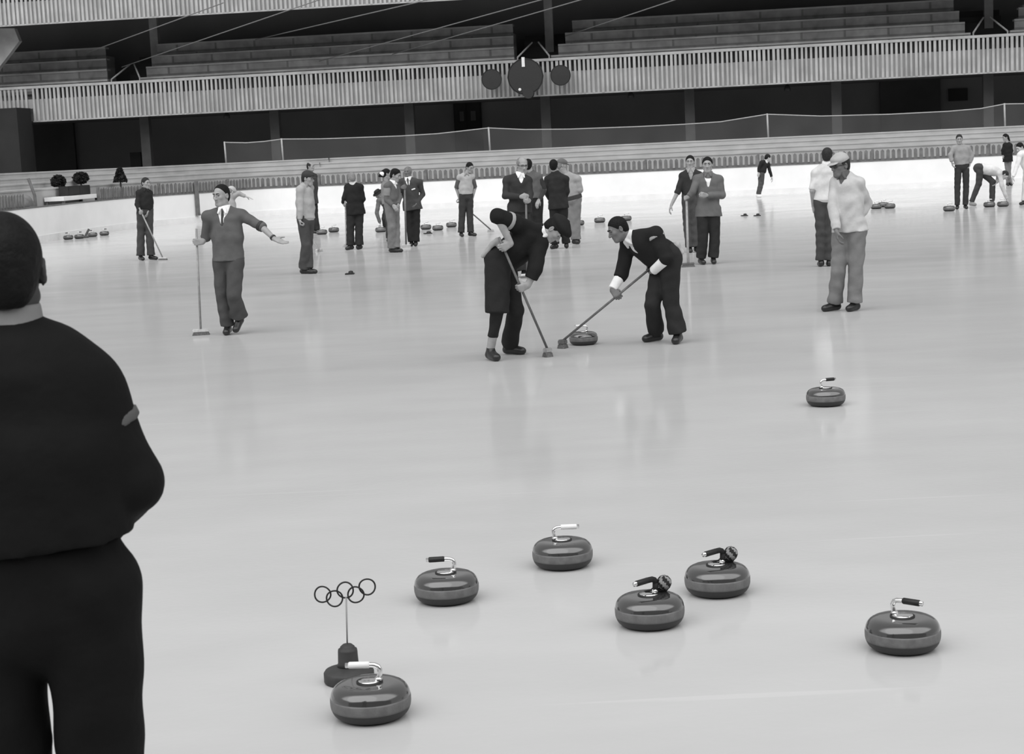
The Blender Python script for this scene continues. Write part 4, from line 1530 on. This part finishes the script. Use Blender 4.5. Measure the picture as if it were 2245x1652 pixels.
person('person sweeping with white cuffs and bare dark hair, bent over to the left', Y, (1354, 502), (-0.88, -0.42, 0.25), (1384, 519), (1461, 566), (-0.5, -0.7, 0.5),
       [A((1378, 533, -0.12), (1363, 600, -0.1), (1357, 652), hand='grip', stick=st, n=(0.3, 0, -1)), A((1437, 514, 0.16), (1462, 566, 0.22), (1427, 590), hand='grip', stick=st, n=(-0.2, 0, -1))],
       [Lg((1430, 668, 0.0), 1445, 1415, 748, td=0.05, cuff=0.085, thigh=1.15), Lg((1471, 662, 0.05), 1488, 1478, 751, td=0.14, cuff=0.095, thigh=1.2)],
       hu=(-0.42, 0.9, 0.0), top=0.016, bottom=0.024, hair='hair_black', vneck=0.13, shirt=0.6, collar=0.6, skin='skin_dark', gw=1.12, gd=1.15, armr=1.25, hem=0.02, sleeve=(1.28, 1.12),
       stripes=((1, 0.02, 0.16, 0.35),), extra=cuffs)

# right half
Y = FY(1512, 553)
person('person in a dark pullover over a light collar, half behind the zipped jacket', Y, (1513, 355), (-0.2, -0.02, 0.97), (1514, 373), (1516, 430), (-0.1, 0, 1),
       [A((1497, 386, 0), (1486, 420, 0.05), (1472, 449, 0.1), fd=(-0.4, -0.9, 0.1), n=(1, 0, 0)), A((1532, 384, 0), (1538, 415, 0), (1536, 440, 0.1))],
       [Lg((1507, 490), 1512, 1512, 551, td=0.15), Lg((1524, 490), 1526, 1528, 552, td=0.15)],
       top=0.03, topname='pullover', bottom=0.06, vneck=0.16, shirt=0.3, collar=0.35, hair='hair_black', sleeve=(1.15, 1.9), skin='skin')
Y = FY(1555, 578)
st = broom('push broom held upright by the person in the zipped grey jacket', (1505, 430), (1509, 585), Y + 0.0, None, axis=(1, 0.1, 0), hw=0.2, stick='wood_stick', r=0.02, head='wood_dark', brist='bristle')
person('person in a zipped grey jacket over white shirt, walking toward the camera with a broom', Y, (1551, 361), (-0.15, -0.03, 0.97), (1552, 382), (1553, 462), (-0.1, 0, 1),
       [A((1529, 393, 0), (1519, 420, 0.08), (1506, 436), hand='grip', stick=st, n=(0, 0, -1)), A((1576, 394, 0), (1583, 428, 0.05), (1549, 428, 0.24), fd=(-0.8, 0.2, 0.5), n=(0, 0, -1), curl=(0.9, 1.2, 0.8))],
       [Lg((1541, 526, 0.05), 1536, 1540, 571, td=0.16, cuff=0.085), Lg((1567, 526, 0.02), 1564, 1563, 580, td=0.16, cuff=0.09)],
       top=0.125, topname='jacket', bottom=0.025, vneck=0.2, shirt=0.85, collar=0.15, hair='hair_black', skin='skin', gw=1.08, hem=0.12, thigh=1.08, armr=1.1, hs=1.06)
person('small person skating away along the boards in black top and white skates', FY(1665, 432), (1683, 346), (0.6, -0.3, -0.2), (1678, 354), (1669, 379), (0.6, -0.3, -0.4),
       [A((1670, 356, 0.1), (1664, 368, 0.1), (1663, 378, 0.1)), A((1684, 360, -0.1), (1688, 376, -0.05), (1692, 388, 0.0), n=(-1, 0, 0))],
       [Lg((1667, 402), 1660, 1664, 431, td=0.06, cuff=0.06), Lg((1670, 402), 1663, 1667, 431, td=0.06, cuff=0.06)],
       top=0.02, bottom=0.075, hat='knit', hatv=0.02, hair='hair_black', collar=0.7, shoe=cloth(0.8), gw=0.8, thigh=0.8, skin='skin_pale')
Y = FY(1808, 584)
person('person in a white shirt seen from behind, left of the sunglasses wearer', Y, (1814, 341), (0.35, -0.05, -0.9), (1814, 360), (1811, 438), (0.15, 0, -1),
       [A((1788, 380, 0), (1781, 418, 0.02), (1783, 452, -0.1), n=(1, 0, 0)), A((1838, 382, 0), (1846, 418, 0), (1842, 450, -0.1), n=(-1, 0, 0))],
       [Lg((1800, 512), 1801, 1801, 582, td=-0.15, cuff=0.08), Lg((1820, 512), 1819, 1820, 584, td=-0.15, cuff=0.08)],
       top=0.58, topname='shirt', bottom=0.055, hair='hair_dark', collar=0.8, skin='skin', hem=0.03, sleeve=(0.95, 0.95), gw=1.08, wr=1.4)
Y = FY(1845, 682)
person('person in a white sweater, light cap and sunglasses, grey trousers, standing at the right', Y, (1842, 362), (-0.85, -0.12, 0.5), (1853, 384), (1862, 496), (-0.62, 0, 0.78),
       [A((1834, 402, -0.05), (1826, 452, 0.05), (1834, 506, 0.18), n=(1, 0, 0), fd=(0.1, -1, 0.1)), A((1881, 402, 0.06), (1900, 447, -0.04), (1880, 482, 0.06), n=(-1, 0, 0), fd=(-0.3, -0.9, 0.1))],
       [Lg((1838, 592, 0.02), 1836, 1806, 681, td=0.06, cuff=0.086, thigh=1.1), Lg((1876, 592, 0.05), 1878, 1858, 681, td=0.09, cuff=0.086, thigh=1.15)],
       top=0.46, bottom=0.18, hat='cap', hatv=0.4, glasses='dark', hair='hair_dark', skin='skin_dark', vneck=0.10, shirt=0.1, gw=1.08, gd=1.18, hem=0.085, armr=1.15, hs=1.08, wr=1.5, waistline=-0.02, thigh=1.08)

# far right players
Y = FY(2106, 458)
person('person in a light grey sweater standing by a stone at the far right', Y, (2103, 305), (-0.2, -0.15, 0.95), (2106, 319), (2109, 363), (-0.05, 0, 1),
       [A((2092, 325), (2083, 340, 0.05), (2087, 355, 0.1), n=(1, 0, 0)), A((2122, 325), (2131, 342, 0.02), (2127, 357, 0.05), n=(-1, 0, 0))],
       [Lg((2099, 408), 2099, 2095, 453, td=0.14, cuff=0.065), Lg((2118, 408), 2116, 2116, 456, td=0.14, cuff=0.07)],
       top=0.28, bottom=0.035, hair='hair_dark', skin='skin', gw=1.1, thigh=0.92)
Y = FY(2150, 450)
person('person in a white shirt bending over the stones at the far right', Y, (2202, 384), (0.5, -0.8, 0.2), (2192, 377), (2147, 369), (0.2, -0.95, 0.15),
       [A((2191, 379, 0.12), (2197, 408, 0.15), (2208, 437, 0.12), fd=(0.2, -1, 0), n=(-1, 0, 0)), A((2189, 376, -0.12), (2188, 394, -0.1), (2184, 400, 0.0))],
       [Lg((2146, 402, 0.05), 2128, 2136, 447, td=0.08, cuff=0.065), Lg((2176, 398, 0.02), 2177, 2166, 447, td=0.08, cuff=0.07)],
       hu=(0.9, 0.4, 0), top=0.62, topname='shirt', bottom=0.055, hair='hair_dark', skin='skin_pale', shoe=cloth(0.3), gw=0.95, gd=1.1, waistline=0.08)
person('person in black dress with long dark hair by the far boards at the right', FY(2210, 407), (2204, 301), (-0.85, -0.3, 0.25), (2208, 313), (2209, 342), (-0.5, -0.2, 0.7),
       [A((2203, 318), (2198, 330), (2199, 340)), A((2215, 318), (2218, 330), (2215, 340))],
       [Lg((2208, 376), 2208, 2209, 406, td=0.1, cuff=0.045, knee=0.055), Lg((2213, 376), 2214, 2216, 406, td=0.1, cuff=0.045, knee=0.055)],
       top=0.015, topname='dress', bottom=0.17, thin=0.7, hair='hair_black', hairdo='long', hem=0.22, gw=0.85, thigh=0.85, skin='skin')
person('person in white at the right edge of the picture, leaning left with an arm lowered', FY(2240, 449), (2236, 323), (-0.75, -0.5, 0.3), (2242, 332), (2258, 374), (-0.6, -0.3, 0.7),
       [A((2236, 339, 0.12), (2230, 364, 0.15), (2221, 388, 0.15), n=(1, 0, 0)), A((2252, 340, -0.1), (2258, 362, 0), (2250, 376, 0.1))],
       [Lg((2248, 412), 2248, 2236, 448, td=0.06), Lg((2266, 412), 2268, 2262, 450, td=0.1)], top=0.75, topname='pullover', bottom=0.6, hair='hair_black', gw=0.95, skin='skin_pale')
# ------------------------------------------------------------------ curling stones
RS, HS = 0.145, 0.128


def stone_profile():
    pts = []
    n = 26
    for i in range(n + 1):
        a = -PI / 2 + PI * i / n
        c, s = math.cos(a), math.sin(a)
        r = RS * (0.47 + 0.53 * abs(c) ** 0.62)
        z = HS / 2 + HS / 2 * (abs(s) ** 0.86) * (1 if s > 0 else -1)
        pts.append((r, z))
    return [(0, 0.004), (0.06, 0.004), (0.064, 0.0)] + pts[1:-1] + [(RS * 0.44, HS), (0, HS + 0.001)]


def prof_r(z):
    P = stone_profile()
    best = 0
    for (r0, z0), (r1, z1) in zip(P, P[1:]):
        if z0 <= z <= z1 and z1 > z0:
            best = max(best, r0 + (r1 - r0) * (z - z0) / (z1 - z0))
    return best


def make_stone(name, label, group, grip='rubber', kind='goose', detail=64, plain=False, striped=False):
    root = empty(name, (0, 0, 0), label, 'curling stone', group)
    bm = bmesh.new()
    lathe(bm, stone_profile(), detail)
    for f in bm.faces:
        f.material_index = 1 if f.calc_center_median().z < 0.042 else 0
    from_bm('stone_body', bm, ['granite', 'granite_shaded'], root, True)
    bm = bmesh.new()
    zs = [0.040 + 0.040 * k / 6 for k in range(7)]
    lathe(bm, [(prof_r(zs[0]) - 0.003, zs[0])] + [(prof_r(z) + 0.0005, z) for z in zs] + [(prof_r(zs[-1]) - 0.003, zs[-1])], detail)
    from_bm('striking_band', bm, 'granite_band', root, True)
    bm = bmesh.new()
    lathe(bm, [(0.048, HS - 0.004), (0.048, HS + 0.004), (0.040, HS + 0.005), (0.040, HS - 0.004)], 40)
    from_bm('washer', bm, 'rubber', root, True)
    bm = bmesh.new()
    lathe(bm, [(0.0405, HS), (0.040, HS + 0.006), (0.028, HS + 0.009), (0.0, HS + 0.010)], 40)
    from_bm('cap_plate', bm, 'chrome', root, True)
    # goose neck rising on one side, grip reaching back across the stone along +x
    bm = bmesh.new()
    path = [(-0.033, 0, HS + 0.004), (-0.036, 0, HS + 0.018), (-0.040, 0, HS + 0.032), (-0.040, 0, HS + 0.045), (-0.034, 0, HS + 0.056), (-0.022, 0, HS + 0.0615), (-0.005, 0, HS + 0.0625), (0.085, 0, HS + 0.0605)]
    tube(bm, path, [0.013, 0.010, 0.0092, 0.0092, 0.0094, 0.0094, 0.0094, 0.0096], 14)
    from_bm('handle', bm, 'chrome', root, True)
    bm = bmesh.new()
    lathe(bm, [(0, -0.002), (0.017, 0.0), (0.012, 0.012), (0.0, 0.012)], 20, Matrix.Translation((-0.033, 0, HS + 0.006)))
    from_bm('handle_foot', bm, 'chrome', root, True)
    g0 = 0.002 if grip == 'rubber' else -0.004
    bm = bmesh.new()
    tube(bm, [(g0, 0, HS + 0.0625), (g0 + 0.004, 0, HS + 0.0625), (0.070, 0, HS + 0.061), (0.074, 0, HS + 0.061)], [0.010, 0.0125, 0.0125, 0.010], 16)
    from_bm('grip', bm, grip, root, True)
    if striped:
        pm = bmesh.new()
        rnd = random.Random(5)
        # striped wool ball tied to the goose neck by a dark strap
        c = Vector((-0.075, 0.016, HS + 0.040))
        bmesh.ops.create_uvsphere(pm, u_segments=24, v_segments=16, radius=0.031, matrix=Matrix.Translation(c))
        for v in pm.verts:
            d = (v.co - c)
            v.co = c + d * (1 + 0.05 * rnd.uniform(-1, 1))
        for f in pm.faces:
            p = f.calc_center_median() - c
            f.material_index = 1 if int((math.atan2(p.y, p.x) / PI + 1) * 4.5 + p.z * 40) % 2 else 0
        from_bm('striped_ball', pm, ['pompom_dark', 'pompom_light'], root, True)
        bm = bmesh.new()
        tube(bm, [(-0.03, -0.012, HS + 0.012), (-0.05, -0.005, HS + 0.010), (-0.085, 0.012, HS + 0.006), (-0.098, 0.02, HS + 0.022)], 0.009, 10)
        tube(bm, [(-0.037, 0, HS + 0.012), (-0.040, 0, HS + 0.045)], 0.0125, 12)
        tube(bm, [(-0.040, 0, HS + 0.045), (-0.033, 0, HS + 0.057), (-0.02, 0, HS + 0.062), (0.01, 0, HS + 0.0625)], 0.0125, 12)
        tube(bm, [(-0.02, -0.046, HS + 0.002), (0.0, -0.02, HS + 0.011), (-0.025, -0.005, HS + 0.016)], 0.004, 8)
        from_bm('strap', bm, 'pompom_dark', root, True)
    return root


def copy_tree(o, parent=None):
    c = o.copy()
    COL.objects.link(c)
    if parent is not None:
        c.parent = parent
    for ch in list(o.children):
        copy_tree(ch, c)
    return c


GROUPN = 'curling stones on the near ice'
protos = {}


def stone(px, wpx, ybot, rot, label, grip, striped=False, group=GROUPN):
    # ground centre: the lowest visible edge lies about 0.09 m nearer than the centre
    g = G(px, ybot)
    d = (fz(g) - fz(CAMP)).normalized()
    key = (grip, striped)
    if key not in protos:
        o = protos[key] = make_stone('curling_stone', label, group, grip, striped=striped)
    else:
        o = copy_tree(protos[key])
        o['label'] = label
        o['group'] = group
    o.location = (g.x + d.x * OFFB, g.y + d.y * OFFB, 0)
    o.rotation_euler = (0, 0, math.radians(rot))
    return o


OFFB = 0.10
stone(816, 182, 1589, 172, 'nearest curling stone, pale grip pointing left, in front of the ring marker', 'grip_white')
stone(981, 144, 1328, 178, 'curling stone with a black grip pointing left, near the ring marker', 'rubber')
stone(1235, 134, 1251, 5, 'curling stone with a pale grip pointing right, alone at the back of the near group', 'grip_white')
stone(1574, 144, 1312, -140, 'curling stone with a striped ball on its handle, the farther of the touching-close pair', 'rubber', True)
stone(1426, 152, 1383, -140, 'curling stone with a striped ball on its handle, the nearer of the pair', 'rubber', True)
stone(1980, 170, 1437, -38, 'curling stone with a short dark grip pointing right, at the lower right', 'rubber')
stone(1811, 84, 892, 20, 'lone curling stone in the right middle distance, dark grip', 'rubber')
stone(1280, 61, 757, 170, 'moving curling stone between the two sweepers, pale handle', 'grip_white')
FARG = 'curling stones at the far end'
for px, yb, rot, lb in ((706, 514, 30, 'far curling stone at the feet of the tall dark suit'), (732, 509, 30, 'far curling stone just right of the tall dark suit'), (835, 509, 190, 'far curling stone under the bending hatted person'),
                        (934, 503, 40, 'far curling stone right of the dark suit, left of a pair'), (960, 505, 30, 'far curling stone right of the dark suit, right of a pair'), (990, 498, 20, 'far curling stone left of the vest wearer'),
                        (1269, 494, 20, 'far curling stone behind the banded jacket'), (1315, 488, 10, 'lone far curling stone above the right sweeper'), (1373, 484, 10, 'far curling stone behind the head of the right sweeper'),
                        (1921, 458, 0, 'far curling stone right of the white sweater, leftmost of three'), (1936, 454, 10, 'far curling stone right of the white sweater, middle of three'), (1951, 457, 20, 'far curling stone right of the white sweater, rightmost of three'),
                        (2081, 463, 20, 'far curling stone beside the light grey sweater'), (2169, 454, 20, 'far curling stone at the foot of the bending white shirt'), (2199, 453, 190, 'far curling stone under the hand of the bending white shirt'),
                        (150, 525, 200, 'curling stone by the left boards, left of a pair'), (174, 523, 10, 'curling stone by the left boards, right of a pair'), (203, 519, 200, 'curling stone by the left boards beside a leaning stick'), (229, 516, 20, 'curling stone by the left boards, nearest the dark post')):
    o = stone(px, 20, yb, rot, lb, 'rubber' if px < 300 else 'grip_white', group=FARG)
# dark foot rests and markers lying on the ice
def puck(px, py, w_, label, big=False):
    g = G(px, py)
    r = empty('foot_rest', (g.x, g.y, 0), label, 'foot rest', 'dark foot rests on the ice', rz=random.uniform(-0.3, 0.3))
    bm = bmesh.new()
    box(bm, (-w_ / 2, -0.09, 0), (w_ / 2, 0.09, 0.02))
    from_bm('plate', bm, 'rubber', r)
    bm = bmesh.new()
    lathe(bm, [(0.0, 0.02), (w_ * 0.3, 0.02), (w_ * 0.24, 0.055), (0, 0.065)], 20, Matrix.Translation((w_ * 0.12, 0, 0)))
    from_bm('grip_block', bm, 'rubber', r)


puck(767, 601, 0.15, 'small dark foot rest lying on the ice in the left middle')
puck(938, 512, 0.2, 'dark foot rest in front of the far stones beside the dark suit')
puck(1632, 473, 0.16, 'dark foot rest on the far ice, left of a pair')
puck(1660, 473, 0.16, 'dark foot rest on the far ice, right of a pair')
# stick leaning by the left boards
g = G(186, 521)
r = empty('stick', (g.x, g.y, 0), 'short dark stick leaning beside the stones at the left boards', 'stick')
bm = bmesh.new()
e = W(195, 502, g.y + 0.1) - r.location
tube(bm, [(0, 0, 0.02), e], 0.035, 8)
from_bm('shaft', bm, 'leather_brown', r)
bm = bmesh.new()
tube(bm, [(-0.05, 0, 0.03), (0.12, 0.0, 0.03)], 0.03, 8)
from_bm('foot', bm, 'leather_brown', r)

# ring marker
g = G(767, 1507)
d = (fz(g) - fz(CAMP)).normalized() * 0.085
rm = empty('ring_marker', (g.x + d.x, g.y + d.y, 0), 'dark weighted marker with five interlaced rings on a thin pole', 'marker')
bm = bmesh.new()
lathe(bm, [(0, 0), (0.092, 0), (0.0965, 0.006), (0.0965, 0.038), (0.090, 0.047), (0.060, 0.056), (0.042, 0.062), (0.0, 0.062)], 48)
from_bm('base', bm, 'marker_paint', rm, True)
bm = bmesh.new()
lathe(bm, [(0, 0.058), (0.045, 0.060), (0.0395, 0.074), (0.0375, 0.12), (0.036, 0.128), (0.029, 0.131), (0.028, 0.137), (0.018, 0.146), (0, 0.148)], 36)
from_bm('knob', bm, 'marker_paint', rm, True)
ym = g.y + d.y
pt = W(758.8, 1309, ym)
pb = W(767, 1414, ym)
bm = bmesh.new()
tube(bm, [pt - rm.location, Vector((0, 0, 0.14))], 0.0032, 10)
from_bm('pole', bm, 'pole_steel', rm, True)
rr = 18.0 / F * ym
RC = [(707.5, 1302.2), (733.3, 1311.2), (756.9, 1293.2), (780.3, 1302.8), (804.8, 1285.6)]
for k, (x, y) in enumerate(RC):
    c = W(x, y, ym) - rm.location
    bm = bmesh.new()
    pts = []
    for q in range(49):
        a = 2 * PI * q / 48
        wv = 0.004 * math.sin(a * 2 + k) * (1 if k % 2 else -1)
        pts.append(c + Vector((math.cos(a) * rr, wv, math.sin(a) * rr)))
    tube(bm, pts, 0.0033, 8, caps=False)
    from_bm('ring', bm, 'ring_paint', rm, True)
# ------------------------------------------------------------------ light
w = bpy.data.worlds.new('world')
SC.world = w
w.use_nodes = True
nt = w.node_tree
bg = nt.nodes['Background']
tc = nt.nodes.new('ShaderNodeTexCoord')
sp = nt.nodes.new('ShaderNodeSeparateXYZ')
nt.links.new(tc.outputs['Generated'], sp.inputs[0])


def ramp(sock, lo, hi, a, b):                 # the open bright side of the hall lies behind the near stand
    r = nt.nodes.new('ShaderNodeMapRange')
    r.interpolation_type = 'SMOOTHSTEP'
    r.inputs['From Min'].default_value = lo
    r.inputs['From Max'].default_value = hi
    r.inputs['To Min'].default_value = a
    r.inputs['To Max'].default_value = b
    nt.links.new(sock, r.inputs['Value'])
    return r.outputs['Result']


mul = nt.nodes.new('ShaderNodeMath')
mul.operation = 'MULTIPLY'
nt.links.new(ramp(sp.outputs['Z'], LB0, LB1, 0, 1), mul.inputs[0])
nt.links.new(ramp(sp.outputs['Y'], -0.1, 0.16, 1, 0), mul.inputs[1])
mr = nt.nodes.new('ShaderNodeMapRange')
mr.inputs['To Min'].default_value = SKY
mr.inputs['To Max'].default_value = SKYB
nt.links.new(mul.outputs[0], mr.inputs['Value'])
nt.links.new(mr.outputs['Result'], bg.inputs['Strength'])
bg.inputs['Color'].default_value = (1, 1, 1, 1)
sun = bpy.data.lights.new('sun', 'SUN')
sun.energy = SUN
sun.angle = math.radians(75)
so = bpy.data.objects.new('sun', sun)
COL.objects.link(so)
so.rotation_euler = Vector(SUNDIR).to_track_quat('-Z', 'Y').to_euler()
vs = SC.view_settings
SC.display_settings.display_device = 'sRGB'
vs.view_transform = 'Standard'
vs.look = 'None'
vs.gamma = 1
vs.exposure = EXPO
vs.use_curve_mapping = False
SC.cycles.max_bounces = 8
SC.cycles.transparent_max_bounces = 12
SC.cycles.sample_clamp_indirect = 6
